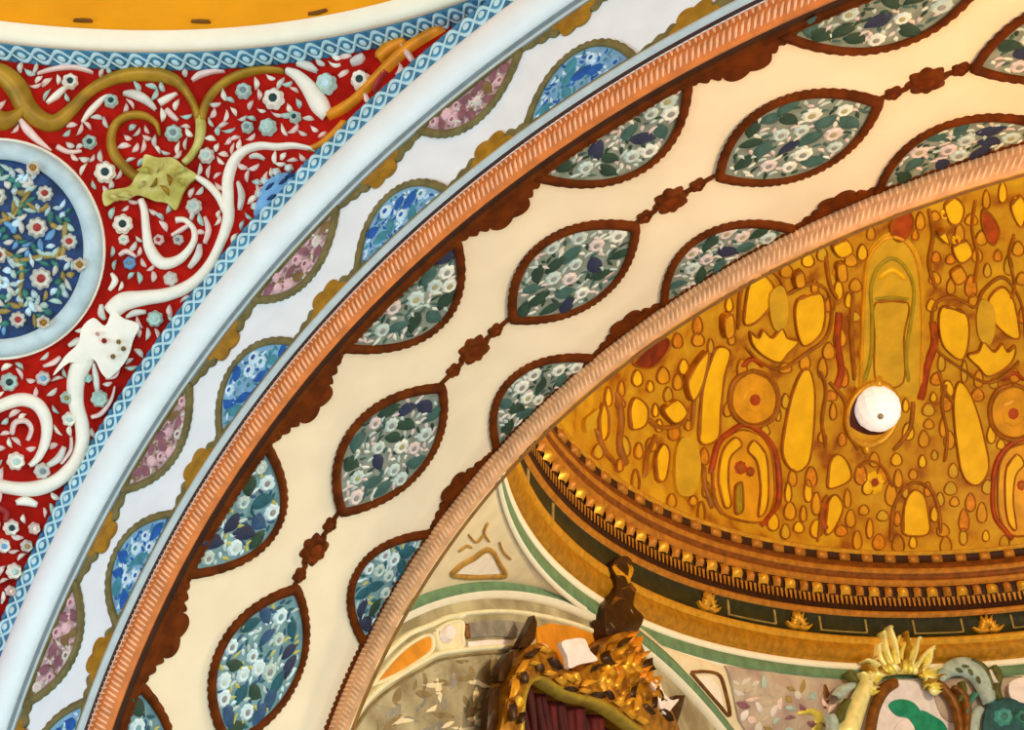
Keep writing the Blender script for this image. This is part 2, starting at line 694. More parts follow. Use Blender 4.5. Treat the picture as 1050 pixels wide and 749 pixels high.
# ---- bay: cornice, side wall, spandrels
M_OCHRE = mat('ochre_gold_moulding', '#b9801a', 0.4, 0.35, 0.2, 9)
M_OCHREL = mat('bright_gold_moulding', '#dba02c', 0.4, 0.35, 0.15, 9)
M_BROWN = mat('red_brown_moulding', '#854812', 0.5, 0.15, 0.25, 8)
M_BROWNL = mat('copper_and_highlight', '#bd7a26', 0.45, 0.2, 0.2, 8)
M_FRIEZE = mat('dark_green_frieze', '#2b2a0e', 0.5, 0.05, 0.3, 7)
M_GREEN = mat('green_band_paint', '#6b8c66', 0.55, 0, 0.15, 6)
M_SPAND = mat('cream_spandrel_paint', '#efdcb4', 0.6, 0, 0.06, 4)
M_BEIGE = mat('beige_painted_wall', '#bdb08c', 0.65, 0, 0.2, 2.0, hex2='#8c7d5c')
mb = MB()
pr = [(-0.005, 0.0), (0.0, 0.03), (0.045, 0.03), (0.05, 0.0), (0.07, 0.06), (0.13, 0.11), (0.18, 0.09), (0.2, 0.07), (0.215, 0.10), (0.25, 0.10), (0.265, 0.05), (0.275, 0.0),
      (0.44, 0.0), (0.45, 0.035), (0.485, 0.035), (0.49, 0.01), (0.70, 0.03), (0.71, 0.07), (0.745, 0.08), (0.76, 0.05), (0.79, 0.05), (0.80, 0.08), (0.845, 0.08), (0.86, 0.05), (0.90, 0.05), (0.90, 0.02), (0.975, 0.02), (0.985, 0.05), (1.005, 0.05), (1.01, 0.0)]
ms = []
for i in range(len(pr) - 1):
    b = (pr[i][0] + pr[i + 1][0]) / 2
    if b < 0.05:
        ms.append(M_CREAM)
    elif b < 0.2:
        ms.append(M_OCHRE)
    elif b < 0.265:
        ms.append(M_OCHREL)
    elif b < 0.445:
        ms.append(M_FRIEZE)
    elif b < 0.49:
        ms.append(M_BROWNL)
    elif b < 0.7:
        ms.append(M_DARK)
    elif b < 0.9:
        ms.append(M_BROWNL if b < 0.735 or 0.795 < b < 0.83 else M_BROWN)  # lighter strips paint orange highlights onto the brown mouldings
    elif b < 0.975:
        ms.append(M_DARK)
    else:
        ms.append(M_OCHREL)
sweep(mb, p_corn, 40, 290, 250, pr, ms)
CORN = struct(mb.build('trim_9'), 'stepped gold and brown cornice ring under the golden dome')

mb = MB()
V, Fc = grid(f_spand, -95, 60, 155, -0.02, 1.0, 40)
reg('spand', *grid(f_spand, -95, 60, 155, -0.02, 1.12, 46))
mb.add(V, Fc, M_SPAND)
struct(mb.build('wall_back'), 'cream painted spandrels of the bay under the gold cornice')
mb = MB()
V, Fc = grid(lambda a, r: side_arch(a, r, -0.05), -65, 65, 130, SA_R - 5.5, SA_R + 0.3, 40)
reg('side', V, Fc)
mb.add(V, Fc, M_BEIGE)
struct(mb.build('wall_right'), 'beige painted side wall of the bay under the green arch band')
# green bands
mb = MB()
sweep(mb, lambda a, b, h: ring_bay(a, BAY['Rb'] + 0.002 - h / S, BAY['zb'] - b), 40, 290, 250,
      [(0.0, 0.0), (0.002, 0.03), (0.030, 0.03), (0.032, 0.012), (0.040, 0.012), (0.041, -0.03)], [M_GREEN, M_GREEN, M_GREEN, M_CREAM, M_CREAM])
struct(mb.build('trim_10'), 'green band below the gold cornice ring')
mb = MB()
sweep(mb, lambda a, b, h: side_arch(a, SA_R + b, 0.02 + h), -64, 64, 128,
      [(0.17, -0.02), (0.17, 0.03), (0.105, 0.03), (0.10, 0.05), (-0.08, 0.05), (-0.085, 0.035), (-0.16, 0.035), (-0.16, -0.08)],
      [M_CREAM, M_CREAM, M_GREEN, M_GREEN, M_GREEN, M_CREAM, M_CREAM])
struct(mb.build('trim_11'), 'green arch band of the bay side wall')
# ------------------------------------------------------------------ ornament builders
def frame(place, a0, b0, ma, mb_):
    """Local metres (x along, y across) round a point of a surface."""
    return lambda x, y, h: place(a0 + x / ma, b0 + y / mb_, h)


def seen(p, m=12):
    d = p - EYE
    z = d.dot(CF)
    if z <= 0:
        return False
    x = 525 + FPX * d.dot(CR) / z
    y = 374.5 - FPX * d.dot(CU) / z
    return -m < x < 1050 + m and -m < y < 749 + m


def flower(mb, place, x, y, r, h, mp, mc, n=6, base=0.0, rot=0.0, deep=0.28, squash=1.0, core=None):
    """Low relief flower: n round petals and a button."""
    N = n * 4
    V = []
    for k in range(N):
        t = 2 * math.pi * k / N
        rr = r * (1 - deep * (0.5 - 0.5 * math.cos(n * t)) ** 1.3)
        V.append(place(x + rr * math.cos(t + rot), y + rr * squash * math.sin(t + rot), base))
    for k in range(N):
        t = 2 * math.pi * k / N
        rr = r * (1 - deep * (0.5 - 0.5 * math.cos(n * t)) ** 1.3) * 0.72
        V.append(place(x + rr * math.cos(t + rot), y + rr * squash * math.sin(t + rot), base + h))
    c = r * 0.36
    for k in range(8):
        t = 2 * math.pi * k / 8
        V.append(place(x + c * math.cos(t + rot), y + c * squash * math.sin(t + rot), base + h * 0.7))
    V.append(place(x, y, base + h * 0.7))
    if any(v is None for v in V):
        return False
    F = [(k, (k + 1) % N, N + (k + 1) % N, N + k) for k in range(N)]
    mb.add(V, F, mp)
    q = N // 8
    V2 = V[N:]
    F2 = []
    for k in range(8):
        idx = [(k * N // 8 + j) % N for j in range(((k + 1) * N // 8) - (k * N // 8) + 1)]
        F2.append([i for i in idx] + [N + (k + 1) % 8, N + k])
    mb.add(V2, F2, mp)
    ctr = [place(x + c * 1.05 * math.cos(k * math.pi / 4 + rot), y + c * 1.05 * squash * math.sin(k * math.pi / 4 + rot), base + h * 0.75) for k in range(8)]
    (core or mb).add(ctr + [place(x, y, base + h * 1.4)], [(k, (k + 1) % 8, 8) for k in range(8)], mc)
    return True


def blossom(name, root, *args, **kw):
    """A flower part with its button as a sub-part."""
    b, c = MB(), MB()
    if flower(b, *args, core=c, **kw):
        o = b.build(name, root)
        c.build('blossom_core', o)


def leaf(mb, place, x, y, L, wd, ang, h, m, base=0.0, bend=0.25):
    """A tear-drop leaf with a raised rib, slightly bent."""
    ca, sa = math.cos(ang), math.sin(ang)
    K = 6
    V = []
    for i in range(K + 1):
        t = i / K
        ww = wd / 2 * math.sin(math.pi * min(1, t * 0.94 + 0.06)) ** 0.8
        cx = (t - 0.5) * L
        cy = bend * L * (t - 0.5) ** 2
        for s_, hh in ((-1, base), (0, base + h), (1, base)):
            lx, ly = cx, cy + s_ * ww
            V.append(place(x + lx * ca - ly * sa, y + lx * sa + ly * ca, hh))
    if any(v is None for v in V):
        return
    F = []
    for i in range(K):
        for k in range(2):
            F.append((i * 3 + k, i * 3 + k + 1, i * 3 + k + 4, i * 3 + k + 3))
    mb.add(V, F, m)


def almond(L, Wd, half=False, n=76, lob=0.0, nl=13, up=1):
    """Outline of a pointed oval in metres; half = only the side towards +y, flat base on y=0."""
    pts = []
    top = []
    for i in range(n + 1):
        t = -1 + 2 * i / n
        x = L * math.sin(t * math.pi / 2) ** 1 if False else L * t
        y = Wd * (1 - abs(t) ** 2.1) ** 0.92
        if lob:
            e = abs(math.sin(nl * math.pi * (t + 1) / 2))
            y += lob * e * (0.35 + 0.65 * (1 - abs(t) ** 6))
            x *= 1 + 0.25 * lob / L
        top.append((x, y))
    if half:
        base = [(L * (1 - 2 * i / 14), 0.0) for i in range(1, 14)]
        pts = top + base
        pts = [(x, y * up) for x, y in pts]
        return pts
    bot = [(x, -y) for x, y in reversed(top[1:-1])]
    return top + bot


def inset(poly, d):
    """Move each outline point inwards by about d."""
    n = len(poly)
    out = []
    area2 = sum(poly[i][0] * poly[(i + 1) % n][1] - poly[(i + 1) % n][0] * poly[i][1] for i in range(n))
    sg = 1 if area2 > 0 else -1
    for i in range(n):
        a, b = poly[i - 1], poly[(i + 1) % n]
        dx, dy = b[0] - a[0], b[1] - a[1]
        l = math.hypot(dx, dy) or 1
        out.append((poly[i][0] - sg * dy / l * d, poly[i][1] + sg * dx / l * d))
    return out


def scatter(poly, rmin, rnd, tries=1500, margin=0.0):
    xs = [p[0] for p in poly]
    ys = [p[1] for p in poly]
    out = []
    for _ in range(tries):
        p = (rnd.uniform(min(xs), max(xs)), rnd.uniform(min(ys), max(ys)))
        if not inside(p, poly):
            continue
        if margin and min((p[0] - a) ** 2 + (p[1] - b) ** 2 for a, b in poly) < margin ** 2:
            continue
        if all((p[0] - a) ** 2 + (p[1] - b) ** 2 > rmin ** 2 for a, b in out):
            out.append(p)
    return out


def panel(name, place, L, Wd, pal, half=False, up=1, seed=0, bw=0.05, lob=0.018, nl=13, br=0.05, core=0.0):
    """Painted relief panel: scalloped border, field, leaves and blossoms."""
    rnd = random.Random(seed)
    root = empty(name, place(0, Wd * 0.5 * up if half else 0, 0))
    inner = almond(L - bw * 1.6, Wd - bw, half, up=1)
    outer = almond(L, Wd, half, lob=lob, nl=nl, up=1)
    if half:
        inner = [(x, max(y, bw * 0.35)) for x, y in inner]
    inner = [(x, y * up) for x, y in inner]
    outer = [(x, y * up) for x, y in outer]
    b = MB()
    band(b, place, inner, outer, 0.035, pal['border'], base=0.0)
    b.build('scalloped_border', root)
    lv = MB()
    v, f = fill(inner, 0.09)
    lv.add([place(x, y, 0.012) for x, y in v], f, pal['field'])
    inn = inset(inner, 0.012)
    # big leaves and blossoms shuffled over the field
    pts = scatter(inn, br * 1.75, rnd, 900, br * 0.55)
    for i, (x, y) in enumerate(pts):
        if i % 5 < 2:
            k = rnd.randrange(len(pal['blossom']))
            blossom('blossom', root, place, x, y, br * rnd.uniform(0.8, 1.05), 0.014, pal['blossom'][k], pal['core'][rnd.randrange(len(pal['core']))], rnd.choice((7, 8, 9)), 0.012, rnd.uniform(0, 6), 0.13)
        else:
            leaf(lv, place, x, y, br * rnd.uniform(2.2, 3.0), br * rnd.uniform(1.3, 1.8), rnd.uniform(0, 6.28), 0.012, rnd.choice(pal['leaf']), 0.014, rnd.uniform(-.5, .5))
    for (x, y) in scatter(inn, br * 0.56, rnd, 1400, br * 0.25):
        d = min((x - a) ** 2 + (y - c) ** 2 for a, c in pts) if pts else 1
        if d > (br * 0.95) ** 2:
            leaf(lv, place, x, y, br * rnd.uniform(0.6, 1.2), br * 0.42, rnd.uniform(0, 6.28), 0.008, rnd.choice(pal['small']), 0.013, 0.3)
    lv.build('floral_field', root)
    return root


M_FIELD = mat('grey_green_field', '#82897a', 0.6, 0, 0.2, 14)
M_LG = mat('dark_green_leaf', '#27402f', 0.6, 0, 0.2, 14)
M_LN = mat('dark_navy_leaf', '#2a2f48', 0.6, 0, 0.2, 14)
M_LT = mat('teal_leaf', '#3c5c54', 0.6, 0, 0.2, 14)
M_BW = mat('ivory_blossom', '#dedccb', 0.6, 0, 0.08, 14)
M_BP = mat('pale_pink_blossom', '#d9c3bb', 0.6, 0, 0.08, 14)
M_BB = mat('pale_blue_blossom', '#bccabf', 0.6, 0, 0.08, 14)
M_CO = mat('grey_blossom_core', '#8d8a84', 0.6, 0, 0.1, 14)
M_CY = mat('straw_blossom_core', '#a39a6c', 0.6, 0, 0.1, 14)
M_FIELDT = mat('cool_lit_field', '#6f9196', 0.6, 0, 0.2, 14)
M_BWT = mat('cool_lit_blossom', '#cfe0e2', 0.6, 0, 0.08, 14)
M_LB = mat('cool_lit_blue_leaf', '#2f4f70', 0.6, 0, 0.2, 14)
M_LTT = mat('cool_lit_leaf', '#1f5560', 0.6, 0, 0.2, 14)
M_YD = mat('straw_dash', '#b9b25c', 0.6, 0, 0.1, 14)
COOL_LIT = dict(border=M_REDBR, field=M_FIELDT, leaf=[M_LTT, M_LTT, M_LB, M_LG, M_LN], small=[M_BWT, M_LTT, M_BB, M_YD, M_LB], blossom=[M_BWT, M_BB, M_BWT], core=[M_CO, M_BB, M_FIELDT])  # cool light at the lower left put into these panel colours
PAL = dict(border=M_REDBR, field=M_FIELD, leaf=[M_LG, M_LG, M_LN, M_LT], small=[M_BW, M_BB, M_LG, M_LT, M_BP], blossom=[M_BW, M_BP, M_BB], core=[M_CO, M_CO, M_CY])
M_PF = mat('mauve_field', '#b39794', 0.6, 0, 0.15, 14)
M_PL = mat('plum_leaf', '#8f5f68', 0.6, 0, 0.2, 14)
M_PB = mat('rose_blossom', '#e6bcc0', 0.6, 0, 0.1, 14)
M_PO = mat('olive_brown_leaf', '#84693f', 0.6, 0, 0.2, 14)
PINK = dict(border=M_OLIVED, field=M_PF, leaf=[M_PL, M_PL, M_PO], small=[M_PB, M_PL, M_BW, M_PO], blossom=[M_PB, M_BW, M_PB], core=[M_PL, M_PB])
M_BF = mat('sky_blue_field', '#7fabc9', 0.6, 0, 0.15, 14)
M_BL = mat('strong_blue_leaf', '#1f5aa6', 0.6, 0, 0.2, 14)
M_BT = mat('teal_green_leaf', '#3f8796', 0.6, 0, 0.2, 14)
M_BBL = mat('ice_blue_blossom', '#d3e9f2', 0.6, 0, 0.08, 14)
BLUE = dict(border=M_OLIVED, field=M_BF, leaf=[M_BL, M_BL, M_BT], small=[M_BBL, M_BL, M_BT], blossom=[M_BBL, M_BF, M_BBL], core=[M_BL, M_BT])

# phases of the soffit pattern (degrees from the crown)
PH = {-4: -66.5, -3: -55.0, -2: -43.0, -1: -31.0, 0: -18.8, 1: -7.6, 2: 2.7, 3: 13.3, 4: 23.0, 5: 33.0, 6: 43.0}
MDEG = RN_ * S * D2R
ORD = ['lowest', 'second from the bottom', 'third from the bottom', 'fourth from the bottom', 'fifth from the bottom', 'sixth from the bottom', 'seventh from the bottom']


def mdeg(a):
    return MDEG * prof(a * D2R)


MB_S = DEP * S
cnt = 0
for k in (-3, -1, 1, 3, 5):
    a = PH[k]
    Lh = (PH[k + 1] - PH[k - 1]) / 2 * 0.655 * mdeg(a) if -3 < k < 5 else (8.3 if k < 0 else 7.2) * mdeg(a)
    o = panel('almond_panel', frame(p_soffit, a, 0.5, mdeg(a), MB_S), Lh, 0.215 * MB_S, COOL_LIT if k <= -3 else PAL, seed=10 + k, bw=0.038, lob=0.017, nl=23, br=0.062)
    tag(o, 'whole almond floral panel in the middle row of the arch underside, ' + ORD[cnt], 'ornamental panel', 'almond panels on the middle row')
    cnt += 1
c1 = c2 = 0
for k in (-4, -2, 0, 2, 4, 6):
    a = PH[k]
    Lh = 6.9 * mdeg(a)
    if k < 6 :
        o = panel('half_almond_panel', frame(p_soffit, a, 0.012, mdeg(a), MB_S), Lh, 0.255 * MB_S, COOL_LIT if k <= -2 else PAL, half=True, up=1, seed=30 + k, bw=0.036, lob=0.016, nl=21, br=0.06)
        tag(o, 'half almond floral panel beside the orange rope moulding, ' + ORD[c1], 'ornamental panel', 'half almond panels along the orange rope')
        c1 += 1
    if -4 < k < 6:
        o = panel('half_almond_panel', frame(p_soffit, a, 0.985, mdeg(a), MB_S), Lh, 0.245 * MB_S, COOL_LIT if k <= -2 else PAL, half=True, up=-1, seed=50 + k, bw=0.036, lob=0.016, nl=21, br=0.06)
        tag(o, 'half almond floral panel beside the salmon roll moulding, ' + ORD[c2], 'ornamental panel', 'half almond panels along the salmon roll')
        c2 += 1

M_RED2 = mat('brown_red_rosette', '#6c2c06', 0.7, 0, 0.25, 12, spec=0.08)


def rosette_link(a, b, gap):
    pl = frame(p_soffit, a, b, mdeg(a), MB_S)
    root = empty('rosette_link', pl(0, 0, 0))
    m = MB()
    flower(m, pl, 0, 0, 0.125, 0.03, M_REDBR, M_RED2, 8, 0.0, 0.2, 0.22)
    m.build('rosette', root)
    for sgn in (-1, 1):
        m = MB()
        flower(m, pl, sgn * 0.185, 0, 0.062, 0.025, M_REDBR, M_RED2, 5, 0.0, 0.3, 0.25)
        m.build('bud', root)
        m = MB()
        ribbon(m, pl, [(sgn * 0.10, 0), (sgn * (gap * 0.6), 0.004), (sgn * (gap + 0.03), 0)], [0.035, 0.04, 0.03], 0.02, M_REDBR, 0.0)
        m.build('stem', root)
    return root


cnt = 0
for k in (-2, 0, 2, 4):
    a = PH[k]
    gap = ((PH[k + 1] - PH[k - 1]) / 2) * 0.345 * mdeg(a)
    o = rosette_link(a, 0.487, gap)
    tag(o, 'dark red rosette linking two whole almond panels, ' + ORD[cnt], 'rosette', 'rosettes between the middle almond panels')
    cnt += 1


def half_rosette(name, place, ma_, r, up, mA, mC, span, tail):
    """Half a scalloped flower sitting on an edge, with buds running out on both sides."""
    root = empty(name, place(0, up * r * 0.4, 0))
    m = MB()
    out = []
    n = 48
    for i in range(n + 1):
        t = math.pi * i / n
        rr = r * (0.80 + 0.22 * abs(math.sin(3 * t + math.pi / 2)))
        out.append((rr * 1.05 * math.cos(t), up * rr * math.sin(t)))
    base = [(-r * 1.0 + 2.0 * r * i / 10, 0.0) for i in range(1, 10)]
    plate(m, place, out + base, 0.022, mA, r * 0.3, 0.0, 0.015)
    m.build('half_flower', root)
    for sgn in (-1, 1):
        m = MB()
        pts = []
        L0, L1 = r * 0.7, tail
        n = 26
        top = []
        for i in range(n + 1):
            t = i / n
            x = L0 + (L1 - L0) * t
            y = r * 0.5 * (1 - t) ** 0.9 * (0.72 + 0.5 * abs(math.sin(3.5 * math.pi * t))) + 0.01
            top.append((sgn * x, up * y))
        bot = [(sgn * (L1 - (L1 - L0) * i / 10), 0.0) for i in range(0, 11)]
        plate(m, place, top + bot, 0.018, mC, r * 0.2, 0.0, 0.008)
        m.build('trailing_bud', root)
    return root


cnt = 0
c2 = 0
for k in (-3, -1, 1, 3, 5):
    a = PH[k]
    o = half_rosette('half_rosette', frame(p_soffit, a, 0.012, mdeg(a), MB_S), 1, 0.19, 1, M_REDBR, M_REDBR, 1, 0.36)
    tag(o, 'dark red half rosette beside the orange rope moulding, ' + ORD[cnt], 'rosette', 'half rosettes along the orange rope')
    cnt += 1
    if k > -3:
        o = half_rosette('half_rosette', frame(p_soffit, a, 0.985, mdeg(a), MB_S), 1, 0.17, -1, M_REDBR, M_REDBR, 1, 0.36)
        tag(o, 'dark red half rosette beside the salmon roll moulding, ' + ORD[c2], 'rosette', 'half rosettes along the salmon roll')
        c2 += 1
# scalloped edge lines of the soffit
for nm, b0, up, lab in (('trim_12', 0.0, 1, 'dark red scalloped line along the orange rope'), ('trim_13', 1.0, -1, 'dark red scalloped line along the salmon roll')):
    m = MB()
    V, F = [], []
    N = 1400
    for i in range(N + 1):
        a = A0 + (60 - A0) * i / N
        e = 0.026 + 0.010 * abs(math.sin(i * math.pi / 6))
        V += [p_soffit(a, b0, 0.0), p_soffit(a, b0 + up * 0.004, 0.02), p_soffit(a, b0 + up * e * 0.8, 0.02), p_soffit(a, b0 + up * e, 0.001)]
    for i in range(N):
        for k in range(3):
            F.append((i * 4 + k, i * 4 + k + 1, i * 4 + k + 5, i * 4 + k + 4))
    m.add(V, F, M_REDBR)
    struct(m.build(nm), lab)

# ------------------------------------------------------------------ lobes and buds on the arch face
PKC = [-59.6, -42.2, -24.6, -7.2, 9.8]
BLC = [-67.8, -51.0, -33.5, -15.9, 1.2, 18.0]


def fdeg(a, r):
    return r * prof(a * D2R) * S * D2R


def p_face_k(a, r, h=0.0):
    return p_face(a, r, h)


cnt = 0
for i, a in enumerate(PKC):
    r0 = RC_ - 0.0066
    pl = frame(p_face, a, r0, fdeg(a, r0), S * prof(a * D2R))
    o = panel('pink_lobe_panel', pl, 0.40, 0.285, PINK, half=True, up=-1, seed=70 + i, bw=0.03, lob=0.013, nl=17, br=0.042)
    tag(o, 'pink flowered half lobe beside the broad white moulding, ' + ORD[cnt], 'ornamental panel', 'pink lobes on the arch face')
    cnt += 1
cnt = 0
for i, a in enumerate(BLC):
    r0 = RD_ + 0.0072
    pl = frame(p_face, a, r0, fdeg(a, r0), S * prof(a * D2R))
    o = panel('blue_lobe_panel', pl, 0.38, 0.33, BLUE, half=True, up=1, seed=90 + i, bw=0.03, lob=0.013, nl=17, br=0.045)
    tag(o, 'blue flowered half lobe beside the pale grey fillet, ' + ORD[cnt], 'ornamental panel', 'blue lobes on the arch face')
    cnt += 1
cnt = 0
for a in BLC[:5]:
    r0 = RC_ - 0.0066
    pl = frame(p_face, a + 0.4, r0, fdeg(a, r0), S * prof(a * D2R))
    o = half_rosette('gilt_half_rosette', pl, 1, 0.145, -1, M_OLIVE, M_OLIVED, 1, 0.40)
    tag(o, 'olive gold half rosette on the white moulding side, ' + ORD[cnt], 'rosette', 'gold half rosettes along the white moulding')
    cnt += 1
cnt = 0
for a in PKC:
    r0 = RD_ + 0.0072
    pl = frame(p_face, a + 0.6, r0, fdeg(a, r0), S * prof(a * D2R))
    o = half_rosette('gilt_half_rosette', pl, 1, 0.145, 1, M_OLIVE, M_OLIVED, 1, 0.38)
    tag(o, 'olive gold half rosette on the grey fillet side, ' + ORD[cnt], 'rosette', 'gold half rosettes along the grey fillet')
    cnt += 1

# keep only the repeats that show in the view and count them from the bottom up
for grp in sorted({o['group'] for o in bpy.data.objects if 'group' in o.keys()}):
    mem = [o for o in bpy.data.objects if o.get('group') == grp]
    keep = []
    for o in mem:
        n_in = sum(seen(Vector(v.co), 0) for c in o.children for v in c.data.vertices)
        if n_in > 12:
            keep.append(o)
        else:
            for c in list(o.children):
                for d in list(c.children):
                    bpy.data.objects.remove(d)
                bpy.data.objects.remove(c)
            bpy.data.objects.remove(o)
    for i, o in enumerate(keep):
        base = o['label'].rsplit(',', 1)[0]
        o['label'] = base + ', ' + (ORD[i] if i < len(keep) - 1 else 'topmost')
# ------------------------------------------------------------------ red pendentive: roundel, vine scrolls, blossoms
PEND = on('pend')
M_IV = mat('ivory_scroll', '#fbeedb', 0.55, 0, 0.04, 9)
M_IVG = mat('grey_ivory_leaf', '#dcd3c6', 0.55, 0, 0.1, 12)
M_PKW = mat('pinkish_white_leaf', '#f0cfc4', 0.55, 0, 0.1, 12)
M_GSC = mat('olive_gilt_scroll', '#b98a22', 0.45, 0.15, 0.25, 6, hex2='#8f6a14')
M_YEL = mat('pale_straw_foliage', '#d8cc7a', 0.5, 0.05, 0.15, 10, hex2='#b9a948')
M_ORS = mat('orange_gilt_stem', '#dd8a1a', 0.45, 0.15, 0.2, 8)
M_INK = mat('dark_teal_eye', '#1c3a3c', 0.5, 0, 0.2, 9)
M_SEA = mat('pale_sea_green', '#b8cfc2', 0.55, 0, 0.1, 12)
M_NAVY = mat('navy_ground', '#1d3a68', 0.55, 0, 0.3, 10)
M_CBL = mat('cornflower_petal', '#6fa3cf', 0.55, 0, 0.2, 12)
M_RIMP = mat('pale_blue_grey_rim', '#c9d8da', 0.55, 0, 0.08, 8, hex2='#b4c6c9')
M_TEALG = mat('teal_green_leaf_paint', '#3d7a6e', 0.55, 0, 0.2, 12)
M_OLG = mat('olive_tan_scroll', '#a58a4a', 0.5, 0.05, 0.2, 9)
M_CRIM = mat('crimson_core', '#a8322c', 0.5, 0, 0.2, 12)


def px_scale(key, x, y):
    a, b = at(key, x, y), at(key, x + 3, y)
    return (a - b).length / 3 if a and b else 0.01


# the roundel
MCX, MCY = -2.0, 256.0


def ell(rx, ry, n=72, t0=0.0):
    return [(MCX + rx * math.cos(t0 + 2 * math.pi * i / n), MCY + ry * math.sin(t0 + 2 * math.pi * i / n)) for i in range(n)]


root = empty('round_medallion', at('pend', MCX, MCY, 0))
tag(root, 'round blue floral medallion with a pale rim at the left edge of the red pendentive', 'medallion')
m = MB()
band(m, PEND, ell(88, 92), ell(107, 110), 0.10, M_RIMP)
m.build('rim', root)
m = MB()
band(m, PEND, ell(107, 110), ell(110.5, 113.5), 0.06, M_IV)
m.build('outer_fillet', root)
m = MB()
plate(m, PEND, ell(89, 93), 0.02, M_NAVY, 14)
rnd = random.Random(5)
fl = [(38, 234, 11.5), (42, 286, 12), (-4, 202, 11), (46, 199, 9), (71, 248, 9), (18, 328, 9), (-2, 262, 10), (-45, 235, 11), (-40, 290, 12), (-30, 330, 9), (-60, 205, 9), (-70, 265, 9)]
rim = ell(84, 88)
for x, y in scatter(rim, 6.0, rnd, 6000, 4):
    if all((x - a) ** 2 + (y - b) ** 2 > (r + 4) ** 2 for a, b, r in fl):
        leaf(m, PEND, x, y, rnd.uniform(9, 16), rnd.uniform(4.5, 7.5), rnd.uniform(0, 6.28), 0.03, rnd.choice([M_SEA, M_SEA, M_TEALG, M_TEALG, M_CBL, M_RIMP, M_BBL, M_OLG, M_IVG]), 0.022, rnd.uniform(-.5, .5))
for path in ([(-60, 215), (-30, 222), (-5, 228), (12, 222), (25, 205), (30, 195)], [(25, 207), (40, 216), (50, 210)], [(-55, 250), (-20, 248), (10, 262), (22, 275), (20, 300), (22, 315)],
             [(20, 268), (40, 264), (56, 262), (62, 254)], [(55, 262), (64, 262), (67, 228)]):
    ribbon(m, PEND, path, 5.5, 0.045, M_OLG, 0.02)
m.build('floral_field', root)
for x, y, r in fl:
    blossom('blossom', root, PEND, x, y, r, 0.06, M_BW, M_CRIM, 8, 0.02, 0.1, 0.18)
for x, y, ang in ((34, 174, 0.6), (82, 272, 1.6), (44, 331, 2.6), (-50, 172, 0), (-80, 300, 0)):
    blossom('rim_blossom', root, PEND, x, y, 8, 0.12, M_IV, M_OLIVE, 6, 0.02, ang, 0.2)


def vine(name, label, stems, leaves, blossoms, plates=(), mstem=None, h=0.06, extra=None):
    x0, y0 = stems[0][0][len(stems[0][0]) // 2][:2]
    root = empty(name, at('pend', x0, y0, 0))
    tag(root, label, 'vine scroll')
    for path, wd, mm in stems:
        b = MB()
        ribbon(b, PEND, path, wd, h, mm or mstem)
        b.build('stem', root)
    for poly, mm in plates:
        b = MB()
        plate(b, PEND, spline(poly, 4, True), h, mm, 7, 0.0, 0.03)
        b.build('acanthus_leaf', root)
    for path, wd, mm in leaves:
        b = MB()
        ribbon(b, PEND, path, wd, h * 0.8, mm)
        b.build('leaf', root)
    for t in blossoms:
        x, y, r, mp, mc = t
        blossom('blossom', root, PEND, x, y, r, 0.05, mp, mc, 7 if r > 8 else 6, 0.01, 0.3, 0.15)
    if extra:
        b = MB()
        for x, y, L, wd, ang, mm in extra:
            leaf(b, PEND, x, y, L, wd, ang, 0.035, mm, 0.004, 0.5)
        o = b.build('small_foliage', root)
        o['kind'] = 'stuff'
    return root


gold_stems = [
    ([(-12, 70), (5, 78), (18, 92), (26, 108), (40, 122), (56, 126), (72, 114), (88, 97), (108, 84), (132, 77), (158, 76), (178, 82), (190, 93), (199, 108), (205, 124)], [18, 22, 24, 22, 20, 18, 14, 12, 13, 15, 16, 13, 9, 8, 10], M_GSC),
    ([(-10, 120), (5, 124), (20, 116), (26, 104)], [22, 20, 12, 8], M_GSC),
    ([(205, 118), (206, 132), (203, 148), (196, 160), (188, 168)], [10, 11, 9, 8, 7], M_YEL),
    ([(206, 126), (210, 110), (218, 96), (232, 84), (250, 76), (272, 72), (292, 74)], [9, 9, 9, 9, 9, 7, 5], M_GSC),
    ([(142, 184), (128, 172), (117, 158), (114, 142), (119, 127), (132, 119), (148, 119), (160, 127), (164, 140)], [10, 11, 11, 10, 9, 9, 8, 6, 3], M_GSC),
    ([(336, 120), (352, 112), (366, 102), (384, 84), (402, 66), (422, 49), (446, 35), (468, 24)], [9, 10, 8, 8, 9, 8, 6, 3], M_ORS),
    ([(316, 154), (330, 149), (344, 138), (356, 125)], [5, 7, 8, 7], M_ORS),
    ([(388, 62), (400, 50), (418, 44)], [10, 12, 6], M_ORS),
]
gold_plates = [([(149, 160), (163, 163), (178, 163), (190, 172), (203, 181), (194, 190), (188, 200), (181, 216), (172, 209), (160, 207), (150, 203), (140, 201), (130, 206), (120, 206), (108, 212), (106, 198), (118, 195), (133, 192), (139, 183), (146, 173)], M_YEL)]
